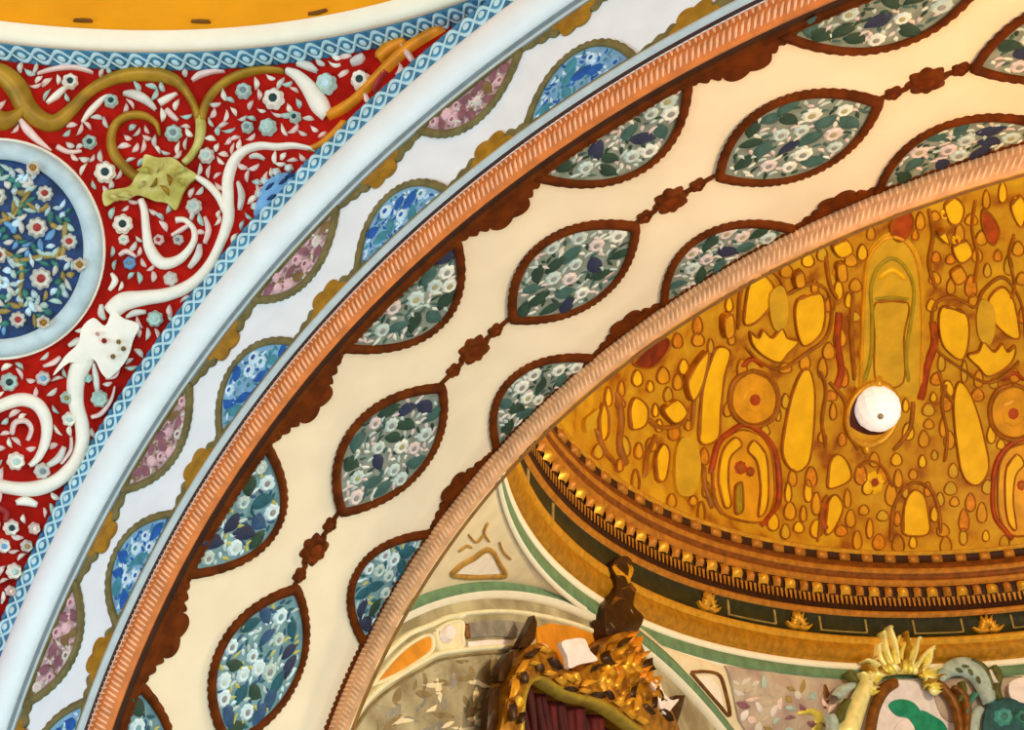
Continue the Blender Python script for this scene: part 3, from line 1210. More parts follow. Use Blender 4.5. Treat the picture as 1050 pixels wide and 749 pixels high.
gold_leaves = [
    ([(38, 76), (55, 71), (76, 69), (96, 75)], [3, 5, 6, 3], M_PKW), ([(48, 106), (58, 98), (67, 90)], [4, 8, 5], M_IV), ([(20, 122), (28, 133), (40, 145), (53, 155)], [5, 9, 7, 2], M_PKW),
    ([(84, 126), (92, 115), (104, 103), (112, 98)], [3, 7, 6, 3], M_IV), ([(126, 96), (138, 97), (150, 103), (160, 113)], [4, 10, 9, 4], M_IVG), ([(163, 106), (172, 101), (182, 96)], [8, 7, 3], M_IV), ([(170, 112), (178, 120), (183, 124)], [6, 6, 3], M_PKW),
    ([(197, 83), (205, 77), (218, 74), (231, 74)], [4, 7, 5, 2], M_PKW), ([(58, 150), (70, 156), (84, 155)], [6, 5, 3], M_PKW), ([(304, 66), (316, 68), (326, 74)], [4, 9, 4], M_IVG),
    ([(360, 66), (368, 62), (374, 58)], [5, 9, 4], M_IVG), ([(412, 48), (420, 58), (424, 64)], [3, 7, 4], M_PKW), ([(384, 95), (392, 80), (398, 74)], [4, 5, 3], M_CRIM),
]
gold_blossoms = [(72, 84, 9, M_IV, M_INK), (114, 104, 8, M_SEA, M_INK), (92, 146, 8, M_SEA, M_INK), (108, 177, 12, M_IV, M_INK), (126, 230, 11, M_IV, M_INK), (178, 137, 9.5, M_SEA, M_GREY), (281, 102, 12, M_IV, M_INK),
                 (275, 131, 10, M_SEA, M_SEA), (303, 121, 7, M_SEA, M_INK), (335, 87, 12, M_SEA, M_BBL), (371, 84, 11, M_IV, M_INK), (254, 131, 7, M_SEA, M_GREY), (250, 94, 9, M_SEA, M_GREY), (212, 160, 9, M_IVG, M_SEA)]
cream_stems = [
    ([(324, 154), (303, 150), (285, 151), (267, 150), (251, 155), (240, 166), (234, 184), (234, 205), (234, 226), (226, 250), (214, 274), (196, 292), (172, 302), (146, 306), (126, 310), (112, 322)], [4, 6, 7, 8, 9, 11, 12, 12, 12, 10, 12, 13, 14, 16, 20, 18], M_IV),
    ([(200, 181), (214, 190), (225, 203), (232, 218)], [6, 8, 8, 8], M_IV),
    ([(144, 204), (148, 216), (150, 236), (154, 256), (166, 270), (184, 266), (198, 250), (199, 236), (190, 226), (180, 226)], [7, 8, 9, 12, 13, 10, 7, 6, 6, 7], M_IV),
    ([(98, 350), (86, 368), (78, 390), (78, 414), (84, 436), (84, 456), (76, 476), (60, 492), (38, 501), (14, 501), (-10, 496)], [20, 22, 19, 16, 15, 15, 15, 15, 16, 14, 14], M_IV),
    ([(-12, 424), (4, 415), (22, 410), (38, 415), (47, 430), (47, 450), (40, 468), (30, 478)], [10, 13, 14, 14, 13, 11, 8, 5], M_IV),
    ([(12, 446), (15, 434), (26, 432), (32, 440), (28, 452)], [5, 6, 6, 5, 4], M_PKW),
    ([(293, 73), (306, 79), (318, 92), (328, 108), (336, 120)], [5, 12, 17, 20, 13], M_IV),
    ([(196, 230), (186, 236), (176, 242)], [4, 5, 4], M_PKW),
]
cream_plates = [([(84, 336), (96, 326), (108, 334), (116, 318), (126, 326), (143, 333), (137, 348), (133, 362), (126, 374), (112, 387), (104, 382), (96, 368), (84, 372), (70, 372), (54, 385), (66, 366), (80, 352)], M_IV)]
cream_leaves = [
    ([(96, 372), (98, 386), (100, 402)], [3, 7, 5], M_IVG), ([(108, 388), (118, 386), (122, 378)], [3, 4, 3], M_PKW), ([(93, 428), (104, 424), (114, 410), (118, 396)], [4, 5, 4, 2], M_PKW), ([(129, 326), (138, 321), (150, 320)], [3, 7, 4], M_IVG),
    ([(70, 355), (80, 350), (88, 350)], [4, 8, 4], M_IVG), ([(62, 366), (55, 372), (44, 376)], [4, 6, 3], M_PKW), ([(104, 312), (104, 322), (108, 328)], [4, 8, 4], M_IVG), ([(114, 280), (118, 288), (112, 298)], [3, 7, 4], M_IV),
    ([(122, 262), (130, 258), (140, 264)], [4, 6, 3], M_PKW), ([(205, 250), (203, 262), (194, 275)], [4, 8, 5], M_IVG), ([(210, 222), (214, 236), (210, 250)], [3, 6, 4], M_PKW), ([(244, 186), (248, 200), (246, 216)], [3, 7, 4], M_IVG),
    ([(256, 162), (264, 160), (272, 164)], [3, 6, 3], M_IVG), ([(66, 458), (60, 470), (48, 478)], [5, 8, 5], M_IVG), ([(73, 448), (72, 462), (62, 476)], [3, 4, 3], M_PKW), ([(16, 516), (26, 514), (38, 518)], [5, 10, 6], M_IV),
    ([(-4, 520), (6, 526), (4, 536)], [6, 7, 4], M_CRIM), ([(196, 205), (198, 216), (196, 226)], [3, 6, 3], M_IVG),
]
cream_blossoms = [(199, 212, 9, M_IVG, M_SEA), (175, 286, 8, M_IVG, M_IVG), (159, 327, 9, M_SEA, M_SEA), (133, 270, 7, M_CBL, M_GREY), (9, 392, 10, M_SEA, M_INK), (44, 388, 8, M_IVG, M_CBL), (68, 408, 7, M_SEA, M_OLG), (71, 430, 8, M_IV, M_SEA),
                  (102, 409, 9.5, M_SEA, M_SEA), (16, 473, 10, M_IV, M_SEA), (43, 483, 9, M_IVG, M_GREY), (11, 541, 9, M_IV, M_INK), (3, 560, 8, M_IV, M_CBL), (35, 542, 7, M_PKW, M_IV), (14, 586, 9, M_IV, M_SEA), (10, 606, 6, M_PKW, M_IV),
                  (127, 246, 6, M_IV, M_SEA), (163, 246, 6, M_PKW, M_CRIM), (183, 246, 6, M_IVG, M_GREY), (27, 560, 7, M_IVG, M_OLG), (90, 388, 5, M_SEA, M_SEA)]


def dist_seg(p, a, b):
    vx, vy = b[0] - a[0], b[1] - a[1]
    l2 = vx * vx + vy * vy or 1
    t = max(0, min(1, ((p[0] - a[0]) * vx + (p[1] - a[1]) * vy) / l2))
    return math.hypot(p[0] - a[0] - t * vx, p[1] - a[1] - t * vy)


def free(p, gap):
    if (p[0] - MCX) ** 2 / (114 + gap) ** 2 + (p[1] - MCY) ** 2 / (117 + gap) ** 2 < 1:
        return False
    for lst in (gold_stems, cream_stems, gold_leaves, cream_leaves):
        for path, wd, _ in lst:
            for i in range(len(path) - 1):
                ww = max(wd[i], wd[i + 1]) / 2
                if dist_seg(p, path[i], path[i + 1]) < ww + gap:
                    return False
    for t in gold_blossoms + cream_blossoms:
        if math.hypot(p[0] - t[0], p[1] - t[1]) < t[2] + gap:
            return False
    for poly, _ in gold_plates + cream_plates:
        if inside(p, poly):
            return False
    return True


# small curled leaves between the stems, down to the chain bands
OUT = [(-8, 66), (100, 70), (200, 74), (300, 66), (380, 54), (440, 40), (478, 24), (450, 50), (400, 88), (355, 126), (310, 168), (262, 220), (228, 258), (196, 300), (152, 358), (118, 410), (88, 455), (62, 506), (30, 570), (6, 620), (-8, 640)]
rnd = random.Random(11)
fills = [[], []]
for x, y in scatter(OUT, 7.8, rnd, 12000, 3):
    if free((x, y), 2.6):
        L = rnd.uniform(9, 14.5)
        top = y < 235 and not (x > 225 and y > 155)
        fills[0 if top else 1].append((x, y, L, rnd.uniform(4, 6.4), rnd.uniform(0, 6.28), rnd.choice([M_PKW, M_PKW, M_IV, M_IVG, M_SEA])))
vine('gilt_vine_scroll', 'olive gold vine scroll with blossoms on the red pendentive below the orange dome', gold_stems, gold_leaves, gold_blossoms, gold_plates, M_GSC, 0.06, fills[0])
vine('ivory_vine_scroll', 'ivory vine scroll curling down the red pendentive between medallion and blue chain', cream_stems, cream_leaves, cream_blossoms, cream_plates, M_IV, 0.07, fills[1])
for x, y, L, wd, a in ((150, 176, 16, 7, 0.3), (160, 190, 12, 5, 2.2), (172, 196, 14, 6, 0.9), (186, 176, 16, 7, -0.5), (166, 172, 14, 6, 1.8), (130, 200, 16, 7, 0.1), (146, 190, 10, 5, -0.8), (176, 186, 12, 6, 1.4), (118, 203, 12, 6, 0.6), (190, 188, 12, 6, 0.8)):
    b = MB()
    leaf(b, PEND, x, y, L, wd, a, 0.05, M_GSC if int(x) % 4 == 0 else M_YEL, 0.085, 0.6)
    b.build('leaf', bpy.data.objects['gilt_vine_scroll'])
for x, y, r, mm in ((107, 349, 3.4, M_CRIM), (122, 350, 3, M_OLG), (127, 357, 3, M_OLG), (116, 365, 3.2, M_OLG), (100, 342, 2.6, M_PKW)):
    b = MB()
    flower(b, PEND, x, y, r, 0.05, mm, mm, 6, 0.08, 0, 0.1)
    b.build('leaf_eye', bpy.data.objects['ivory_vine_scroll'])
# blue flower against the chain
root = empty('blue_flower', at('pend', 288, 194, 0))
tag(root, 'light blue half flower with navy spots touching the arch chain on the red pendentive', 'flower')
b = MB()
plate(b, PEND, spline([(262, 222), (266, 204), (272, 190), (282, 182), (294, 178), (304, 180), (312, 170), (306, 186), (294, 198), (280, 212)], 4, True), 0.04, M_CBL, 5, 0, 0.02)
b.build('petal', root)
for x, y, a in ((279, 192, -0.7), (293, 187, -0.6), (281, 203, -0.5), (300, 181, -0.4)):
    b = MB()
    leaf(b, PEND, x, y, 11, 5, a, 0.03, M_NAVY, 0.05, 0.1)
    b.build('navy_spot', root)
for x, y in ((266, 199), (272, 186), (284, 177), (297, 173), (262, 212)):
    b = MB()
    flower(b, PEND, x, y, 5, 0.04, M_IVG, M_BBL, 5, 0.01, 0.2, 0.2)
    b.build('petal_tip', root)

# dark dashes on the orange dome
reg('mdome2', *grid(f_mdome, -150, 70, 140, 0, 60, 24))
for i, (x, y, lab) in enumerate(((85, 22, 'leftmost'), (206, 23, 'middle'), (326, 14, 'rightmost'))):
    b = MB()
    ribbon(b, on('mdome2'), [(x - 10, y + (1.5 if i == 2 else 0)), (x, y), (x + 10, y - (3 if i == 2 else -0.5))], [1.5, 3, 2], 0.03, mat('brown_dash', '#7a4a08', 0.6, 0, 0.2, 9))
    tag(b.build('ceiling_vent_slot'), 'thin brown slot in the orange dome above its rim, %s of three' % lab, 'slot', 'slots in the orange dome')

# ------------------------------------------------------------------ golden dome painting
DOME = on('gdome')
M_DY = mat('bright_yellow_gilt', '#fbc016', 0.45, 0.1, 0.1, 3)
M_DO = mat('pale_olive_gilt', '#d6a826', 0.45, 0.1, 0.12, 3)
M_DG = mat('olive_gilt_line', '#a8901c', 0.45, 0.1, 0.15, 4)
M_DB = mat('brown_gilt_line', '#a2600e', 0.5, 0.1, 0.2, 5)
M_DR = mat('rust_red_gilt', '#a8430c', 0.5, 0.05, 0.25, 5)
M_DM = mat('amber_gilt', '#e09c1a', 0.45, 0.1, 0.15, 3)


MPOLY = []
DLINE = lambda x, y, h: at('gdome', x, y, h + 0.03)


def motif(name, polys=(), lines=(), dots=()):
    mb = MB()
    for i, (poly, mm) in enumerate(polys):
        sp = spline(poly, 4, True)
        MPOLY.append(sp)
        plate(mb, DOME, sp, 0.016 + 0.014 * i, mm, 7, 0.0, 0.010)
        if mm is not M_DO:
            ribbon(mb, DLINE, poly + poly[:2], 1.8, 0.018 + 0.014 * i, M_DB, -0.03)
    for path, wd, mm in lines:
        ribbon(mb, DLINE, path, wd, 0.03, mm, -0.03)
    for x, y, r, mp, mc in dots:
        flower(mb, lambda a, b, h: at('gdome', a, b, h + 0.05), x, y, r, 0.03, mp, mc, 8, -0.04, 0, 0.12, 1.1)
    if mb.v:
        mb.build(name, GD)


motif('niche_panel',
      [([(880, 402), (882, 360), (884, 320), (884, 285), (890, 258), (902, 243), (915, 238), (930, 244), (942, 262), (947, 290), (948, 325), (948, 360), (944, 402)], M_DO),
       ],
      [([(881, 400), (883, 350), (885, 300), (889, 266), (901, 248), (915, 242), (930, 249), (940, 268), (944, 300), (945, 345), (943, 398)], 3.5, M_DM),
       ([(884, 392), (892, 365), (893, 320), (892, 295), (899, 274), (914, 264), (928, 274), (936, 295), (934, 322), (928, 362), (931, 392)], 4, M_DG),
       ([(896, 306), (914, 304), (932, 306)], 3, M_DG), ([(900, 285), (914, 276), (928, 286)], 5, M_DY)])
motif('niche_field', [([(897, 310), (930, 310), (926, 345), (925, 392), (898, 392), (896, 345)], mat('lemon_gilt', '#ecb81c', 0.45, 0.1, 0.1, 3))])
for nm, dx, dy, sx in (('leaf_motif', 0, 0, 1), ('leaf_motif', 0, 0, -1)):
    T = (lambda p: p) if sx == 1 else (lambda p: (1811 - p[0] + (p[1] - 400) * 0.05, p[1] + 14))
    P = lambda L: [T(p) for p in L]
    motif(nm, [(P([(762, 330), (766, 296), (777, 280), (792, 292), (790, 312), (774, 330)]), M_DY), (P([(817, 307), (840, 300), (845, 320), (840, 342), (823, 354), (815, 332)]), M_DY),
               (P([(768, 340), (776, 346), (781, 338), (790, 346), (800, 336), (806, 346), (817, 350), (806, 362), (797, 371), (780, 363), (770, 352)]), M_DY), (P([(788, 300), (800, 292), (806, 310), (804, 332), (794, 338), (788, 322)]), M_DO)],
          [(P([(756, 338), (758, 300), (768, 277), (780, 270), (798, 284), (806, 300), (816, 296), (832, 290), (848, 298), (852, 322), (846, 346), (826, 362), (800, 378), (778, 370), (764, 356)]), 3, M_DB)])
    motif('wheel_rosette', [(P([(772, 382), (786, 388), (795, 404), (792, 424), (778, 434), (762, 432), (750, 418), (751, 398), (760, 386)]), M_DM)],
          [(P([(772, 380), (788, 386), (797, 404), (794, 426), (778, 437), (760, 434), (748, 419), (749, 397), (758, 385), (772, 380)]), 4, M_DB), (P([(760, 376), (770, 368), (782, 376)]), 4, M_DR)], [(T((773, 410))[0], T((773, 410))[1], 15, M_DM, M_DR), (T((773, 410))[0], T((773, 410))[1], 5, M_DR, M_DB)])
    motif('flame_motif', [(P([(716, 452), (719, 402), (727, 372), (735, 356), (748, 361), (742, 386), (738, 420), (735, 450)]), M_DY),
                          (P([(801, 456), (808, 416), (818, 386), (828, 378), (834, 400), (833, 440), (828, 474), (815, 484), (804, 474)]), M_DY)], [(P([(840, 380), (846, 400), (842, 432), (846, 460)]), 3, M_DB), (P([(708, 440), (712, 400), (722, 366)]), 3, M_DB)])
    motif('shield_motif', [(P([(762, 441), (778, 446), (789, 462), (793, 490), (792, 516), (780, 536), (745, 530), (732, 512), (730, 480), (737, 456), (748, 446)]), M_DM),
                           (P([(741, 520), (735, 494), (739, 464), (752, 449), (759, 457), (747, 470), (745, 496), (748, 518)]), M_DY), (P([(772, 452), (783, 466), (786, 496), (784, 522), (776, 530), (778, 500), (774, 474), (765, 462)]), M_DY),
                           (P([(752, 500), (758, 496), (759, 524), (752, 526)]), M_DG)],
          [(P([(728, 486), (735, 456), (748, 443), (762, 436), (780, 444), (793, 462), (798, 490), (797, 516), (786, 532), (780, 540)]), 5, M_DR), (P([(730, 500), (731, 514), (740, 528)]), 3, M_DB)], [(T((758, 480))[0], T((758, 480))[1], 8, M_DR, M_DB), (T((768, 484))[0], T((768, 484))[1], 6, M_DR, M_DB)])
motif('arch_motif', [([(926, 548), (926, 525), (930, 510), (938, 503), (947, 509), (951, 526), (951, 548)], M_DY)], [([(913, 556), (914, 530), (920, 510), (932, 497), (944, 496), (956, 506), (962, 524), (964, 548)], 3.5, M_DB)])
motif('arch_motif', [([(848, 500), (850, 476), (858, 466), (868, 474), (872, 490), (862, 498)], M_DY), ([(845, 545), (848, 516), (856, 508), (863, 520), (858, 536), (850, 548)], M_DY)], [([(838, 556), (842, 520), (848, 508)], 3, M_DB), ([(846, 545), (842, 530), (846, 516)], 6, M_DR)])
motif('drop_motif', [], [([(880, 480), (887, 474), (897, 474), (906, 482), (915, 500)], 3, M_DB)], [(896, 495, 11, M_DY, M_DR)])
motif('leaf_spray', [([(615, 452), (613, 432), (617, 414), (622, 424), (622, 446)], M_DY), ([(646, 440), (644, 420), (650, 408), (662, 418), (660, 436)], M_DY), ([(672, 492), (670, 470), (678, 456), (684, 466), (680, 492)], M_DY),
                     ([(692, 505), (690, 470), (696, 450), (710, 452), (716, 480), (708, 508)], M_DO), ([(596, 432), (604, 424), (610, 420), (606, 434), (598, 444)], M_DO), ([(676, 420), (690, 410), (700, 424), (688, 434)], M_DY),
                     ([(700, 390), (710, 372), (722, 360), (716, 392), (706, 410)], M_DY)],
      [([(632, 402), (636, 430), (634, 456), (642, 478)], 5, M_DB), ([(664, 430), (674, 438), (690, 438), (702, 430)], 5, M_DB), ([(660, 490), (662, 466), (672, 446)], 4, M_DB), ([(720, 478), (722, 500), (730, 522)], 4, M_DB), ([(610, 440), (618, 462), (630, 476)], 3, M_DB)])
motif('rust_patch', [([(648, 372), (662, 356), (680, 346), (686, 354), (678, 368), (664, 378)], mat('deep_rust_gilt', '#7c2a0a', 0.5, 0.05, 0.3, 6)), ([(912, 232), (918, 220), (930, 214), (936, 226), (930, 242), (918, 246)], M_DR), ([(1008, 214), (1018, 222), (1024, 236), (1018, 250), (1010, 240), (1006, 226)], M_DR)], [])
motif('side_ribbon', [], [([(860, 320), (858, 350), (862, 380), (856, 400)], 7, M_DR), ([(956, 330), (958, 352), (950, 376), (944, 410)], 8, M_DR), ([(874, 300), (872, 340), (876, 390)], 4, M_DB), ([(962, 380), (968, 400), (978, 414)], 4, M_DB), ([(850, 392), (866, 412), (868, 440), (880, 462)], 4, M_DB), ([(936, 412), (932, 440), (916, 462)], 4, M_DB)])
motif('upper_foliage', [([(968, 210), (978, 202), (988, 212), (984, 228), (974, 228)], M_DY), ([(1036, 210), (1046, 200), (1052, 214), (1046, 232)], M_DY), ([(976, 252), (990, 246), (996, 260), (984, 268)], M_DY), ([(974, 278), (984, 272), (990, 284), (980, 290)], M_DM),
                        ([(852, 250), (866, 244), (872, 256), (860, 262)], M_DY), ([(856, 270), (864, 268), (866, 284), (858, 286)], M_DM), ([(812, 280), (820, 276), (822, 290), (814, 292)], M_DM), ([(738, 325), (746, 320), (748, 340), (740, 344)], M_DM), ([(960, 238), (966, 234), (970, 246)], M_DY)],
      [([(1000, 205), (996, 232), (1002, 262), (998, 290)], 3, M_DB), ([(1040, 240), (1034, 262), (1040, 290), (1036, 306)], 3, M_DB), ([(952, 214), (956, 240), (952, 270), (960, 296)], 4, M_DB), ([(846, 262), (850, 290), (858, 306)], 4, M_DB)],
      [(858, 279, 5, M_DM, M_DR), (980, 246, 5, M_DY, M_DR), (968, 220, 5, M_DY, M_DB), (985, 262, 5, M_DM, M_DB)])

# rounded cartouches filling the rest of the dome
rnd = random.Random(23)
mb = MB()
DOUT = [(586, 434), (640, 386), (700, 340), (780, 290), (850, 254), (930, 224), (1120, 170), (1170, 545), (1056, 556), (960, 561), (860, 556), (780, 545), (700, 522), (640, 492), (604, 462)]
done = []
for x, y in scatter(DOUT, 14, rnd, 6000, 8):
    if math.hypot(x - 892, y - 424) < 36:
        continue
    if any(inside((x, y), q) for q in MPOLY):
        continue
    dm = min(min((x - a) ** 2 + (y - b) ** 2 for a, b in q) for q in MPOLY) ** 0.5
    if dm < 5:
        continue
    hw, hh = rnd.uniform(3.2, 6.5), rnd.uniform(5.0, 12)
    s_ = min(1.0, (dm + 2) / hh)
    hw, hh = hw * s_, hh * s_
    poly = [(x + hw * math.cos(t) * (1 + 0.25 * math.sin(t)), y + hh * math.sin(t)) for t in [k * math.pi / 6 for k in range(12)]]
    plate(mb, DOME, poly, 0.012, rnd.choice([M_DY, M_DM, M_DM, M_DO, M_ORS, M_DM]), 7, 0.0, 0.008)
    ribbon(mb, DLINE, poly + poly[:2], 1.2, 0.008, M_DB, -0.03, 3)
o = mb.build('painted_tracery', GD)
o['kind'] = 'stuff'

# the globe lamp in its gilt ring
c0 = at('gdome', 892, 424)
_, nn = nrm(f_gdome, 0, 0, 0.1, 0.1)
loc, nn, _, _ = BVH['gdome'].ray_cast(EYE, ray(892, 424))
if nn.dot(loc - EYE) > 0:
    nn = -nn
k = px_scale('gdome', 892, 424)
root = empty('globe_lamp', loc)
tag(root, 'white glass globe lamp in a round gilt ring on the golden dome', 'lamp')
tx = nn.cross(Vector((0, 0, 1))).normalized()
ty = nn.cross(tx).normalized()


def disc(r, h, t):
    return loc + tx * (r * math.cos(t)) + ty * (r * 1.1 * math.sin(t)) + nn * h


mb = MB()
K = 40
R0 = 27 * k
sec = [(R0 * (1 + 0.0), 0.0), (R0 * 1.04, 0.10), (R0 * 0.95, 0.15), (R0 * 0.87, 0.10), (R0 * 0.85, 0.0)]
V = [disc(r, h, 2 * math.pi * i / K) for i in range(K) for r, h in sec]
F = []
for i in range(K):
    for j in range(len(sec) - 1):
        a, b = i * len(sec), ((i + 1) % K) * len(sec)
        F.append((a + j, a + j + 1, b + j + 1, b + j))
mb.add(V, F, M_OCHREL)
mb.build('gilt_ring', root)
mb = MB()
mb.add([disc(R0 * 0.9, 0.02, 2 * math.pi * i / K) for i in range(K)], [tuple(range(K))], mat('dark_red_backplate', '#4a1206', 0.5, 0, 0.2, 9))
mb.build('backplate', root)
M_GLASS = bpy.data.materials.new('opal_glass')
M_GLASS.use_nodes = True
bs = M_GLASS.node_tree.nodes['Principled BSDF']
bs.inputs['Base Color'].default_value = (0.9, 0.92, 0.95, 1)
bs.inputs['Roughness'].default_value = 0.12
bs.inputs['Emission Color'].default_value = (1, 0.98, 0.95, 1)
bs.inputs['Emission Strength'].default_value = 0.45


def ball(mb, c, r, m, nu=28, nv=16, sq=1.0, up=Vector((0, 0, 1))):
    V, F = [], []
    for j in range(nv + 1):
        t = math.pi * j / nv
        for i in range(nu):
            p = 2 * math.pi * i / nu
            V.append(c + Vector((r * math.sin(t) * math.cos(p), r * math.sin(t) * math.sin(p), r * sq * math.cos(t))))
    for j in range(nv):
        for i in range(nu):
            F.append((j * nu + i, j * nu + (i + 1) % nu, (j + 1) * nu + (i + 1) % nu, (j + 1) * nu + i))
    mb.add(V, F, m)


# faceted globe with a small knob
_fd = (EYE - loc).normalized()
_r = Vector((0, 0, 1)).cross(_fd).normalized()
_r = _r if _r.dot(CR) > 0 else -_r
gc = loc + nn * 0.20 + Vector((0, 0, 6.5 * k)) + _r * (2.5 * k)
mb = MB()
ball(mb, gc, 20.5 * k, M_GLASS, 14, 9)
mb.build('glass_globe', root, smooth=False)
fd = (EYE - gc).normalized()
rgt = fd.cross(Vector((0, 0, 1))).normalized() * -1
upv = rgt.cross(fd).normalized() * -1
if upv.z < 0:
    upv = -upv
if rgt.dot(CR) < 0:
    rgt = -rgt
mb = MB()
ball(mb, gc + (fd + rgt * 0.05 - upv * 0.36).normalized() * 20.5 * k, 2.7 * k, mat('smoky_knob', '#a89a88', 0.4, 0.2, 0.25, 9), 10, 7)
mb.build('knob', root)
for s_ in (1, -1):
    mb = MB()
    ball(mb, loc + ty * (s_ * R0 * 1.1) + nn * 0.05, 4.5 * k, M_OCHREL, 12, 8, 1.6)
    mb.build('ring_finial', root)

# ------------------------------------------------------------------ cornice carving
mb = MB()
for i in range(0, 70):
    a = 60 + i * 2.1 * 1.0
    big = i % 2 == 0
    w2 = 0.78 if big else 0.55
    # egg
    rows = [(0.60, 0.10), (0.635, 0.16), (0.665, 0.15), (0.69, 0.06)]
    V = []
    for b_, h_ in rows:
        for s_ in (-1, -0.6, 0, 0.6, 1):
            V.append(p_corn(a + s_ * w2 * (1.0 if b_ < 0.67 else 0.75), b_, (h_ * (1 - 0.6 * s_ * s_)) + 0.0))
    F = [(r * 5 + c, r * 5 + c + 1, r * 5 + c + 6, r * 5 + c + 5) for r in range(3) for c in range(4)]
    mb.add(V, F, M_OCHREL if big else M_BROWNL)
    # tongues hanging below
    for s_ in (-0.7, 0, 0.7):
        V = [p_corn(a + s_ - 0.22, 0.60, 0.05), p_corn(a + s_ + 0.22, 0.60, 0.05), p_corn(a + s_ + 0.1, 0.53, 0.05), p_corn(a + s_ - 0.1, 0.53, 0.05)]
        mb.add(V, [(0, 1, 2, 3)], M_BROWNL)
for i in range(0, 44):
    a = 60 + i * 3.4
    V = []
    for b_, h_ in ((0.905, 0.02), (0.91, 0.08), (0.96, 0.08), (0.972, 0.02)):
        for s_ in (-1, -0.8, 0.8, 1):
            V.append(p_corn(a + s_ * 0.75, b_, h_ if abs(s_) < 0.9 else 0.02))
    F = [(r * 4 + c, r * 4 + c + 1, r * 4 + c + 5, r * 4 + c + 4) for r in range(3) for c in range(3)]
    mb.add(V, F, M_BROWNL)
o = mb.build('carved_eggs', CORN)
o['kind'] = 'stuff'
mb = MB()
sh = [102.8, 116.3, 129.8, 143.3, 157.4, 184, 198]
for i in range(len(sh) - 1):
    a, b = sh[i], sh[i + 1]
    if b - a > 15:
        continue
    L0, L1 = a + 3.4, b - 3.4
    ribbon(mb, p_corn, [(L0 + (L1 - L0) * j / 6, 0.305) for j in range(7)], 0.012, 0.03, M_OLG)
    for q in (L0, L1):
        ribbon(mb, lambda x, y, h: p_corn(x, y, h), [(q, 0.30), (q, 0.36), (q, 0.42)], 0.28, 0.03, M_OLG)
o = mb.build('frieze_frame', CORN)
lab = {102.8: None, 116.3: 'gold shell ornament on the dark cornice frieze, right of the acanthus crest', 129.8: None, 143.3: 'gold shell ornament on the dark cornice frieze, left of the acanthus crest', 157.4: 'dim gold shell ornament on the cornice frieze, nearest the bronze cartouche'}
for a, lb in lab.items():
    if not lb:
        continue
    ma_ = (ring_bay(a + 1, BAY['Rb'], 1.1) - ring_bay(a, BAY['Rb'], 1.1)).length
    pl = frame(p_corn, a, 0.30, ma_, 2.0)
    root = empty('shell_ornament', pl(0, 0, 0))
    tag(root, lb, 'shell ornament', 'shells on the cornice frieze')
    b = MB()
    for j in range(7):
        t = math.pi * (0.06 + 0.88 * j / 6)
        r = 0.23 if j in (2, 3, 4) else 0.19
        leaf(b, pl, 0.5 * r * math.cos(t) * 1.15, 0.03 + 0.5 * r * math.sin(t), r, 0.105, t, 0.09, M_OCHREL, 0.02, 0.0)
    b.build('shell_fan', root)
    for s_ in (-1, 1):
        b = MB()
        ribbon(b, pl, [(0, 0.01), (s_ * 0.12, -0.005), (s_ * 0.22, 0.02), (s_ * 0.30, 0.07)], [0.06, 0.075, 0.06, 0.02], 0.08, M_OCHREL)
        b.build('side_curl', root)
# ------------------------------------------------------------------ bay: spandrel painting
SPD = on('spand')
M_OUT = mat('ochre_outline', '#b98a3a', 0.5, 0.1, 0.2, 8)
M_MOT = mat('mottled_rose_plaster', '#cdbba0', 0.6, 0, 0.2, 2.2, hex2='#b09488')
M_LEMON = mat('lemon_gilt_leaf', '#e8d560', 0.4, 0.25, 0.15, 8)
M_LEMONL = mat('pale_lemon_gilt', '#f4eca0', 0.4, 0.2, 0.1, 8)
M_GACA = mat('grey_green_acanthus', '#a9bab0', 0.55, 0, 0.2, 7)
M_OLD = mat('dark_olive_leaf', '#5a5a26', 0.55, 0.05, 0.3, 8)
M_TEALD = mat('dark_teal_paint', '#234f52', 0.55, 0, 0.3, 7)
M_EMER = mat('emerald_paint', '#1d8a66', 0.5, 0, 0.2, 7)
M_SHELLW = mat('white_pink_plaster', '#efe2df', 0.55, 0, 0.08, 6)
M_UMBER = mat('umber_gilt', '#7a4a14', 0.45, 0.2, 0.3, 7)
M_BRONZE_SHADE = mat('dark_bronze_and_shade', '#3c2208', 0.4, 0.3, 0.35, 8)

# left spandrel: ochre lined triangle
root = empty('triangle_panel', at('spand', 490, 582, 0))
tag(root, 'small cream triangle with an ochre frame on the spandrel beside the salmon roll', 'painted panel')
b = MB()
plate(b, SPD, [(466, 588), (476, 580), (498, 568), (506, 574), (512, 588), (490, 589)], 0.015, M_IV, 8)
b.build('field', root)
b = MB()
ribbon(b, SPD, [(462, 590), (472, 580), (486, 572), (498, 564), (506, 567), (511, 577), (518, 590), (500, 591), (480, 592), (462, 590)], 5, 0.03, M_OUT)
b.build('frame', root)
b = MB()
for path in ([(480, 548), (488, 556), (496, 548)], [(500, 536), (496, 546), (502, 556)], [(470, 566), (478, 560), (484, 562)], [(512, 556), (516, 566), (524, 574)]):
    ribbon(b, SPD, path, 2.5, 0.02, M_SPAND if False else M_OUT)
b.build('scroll', root)
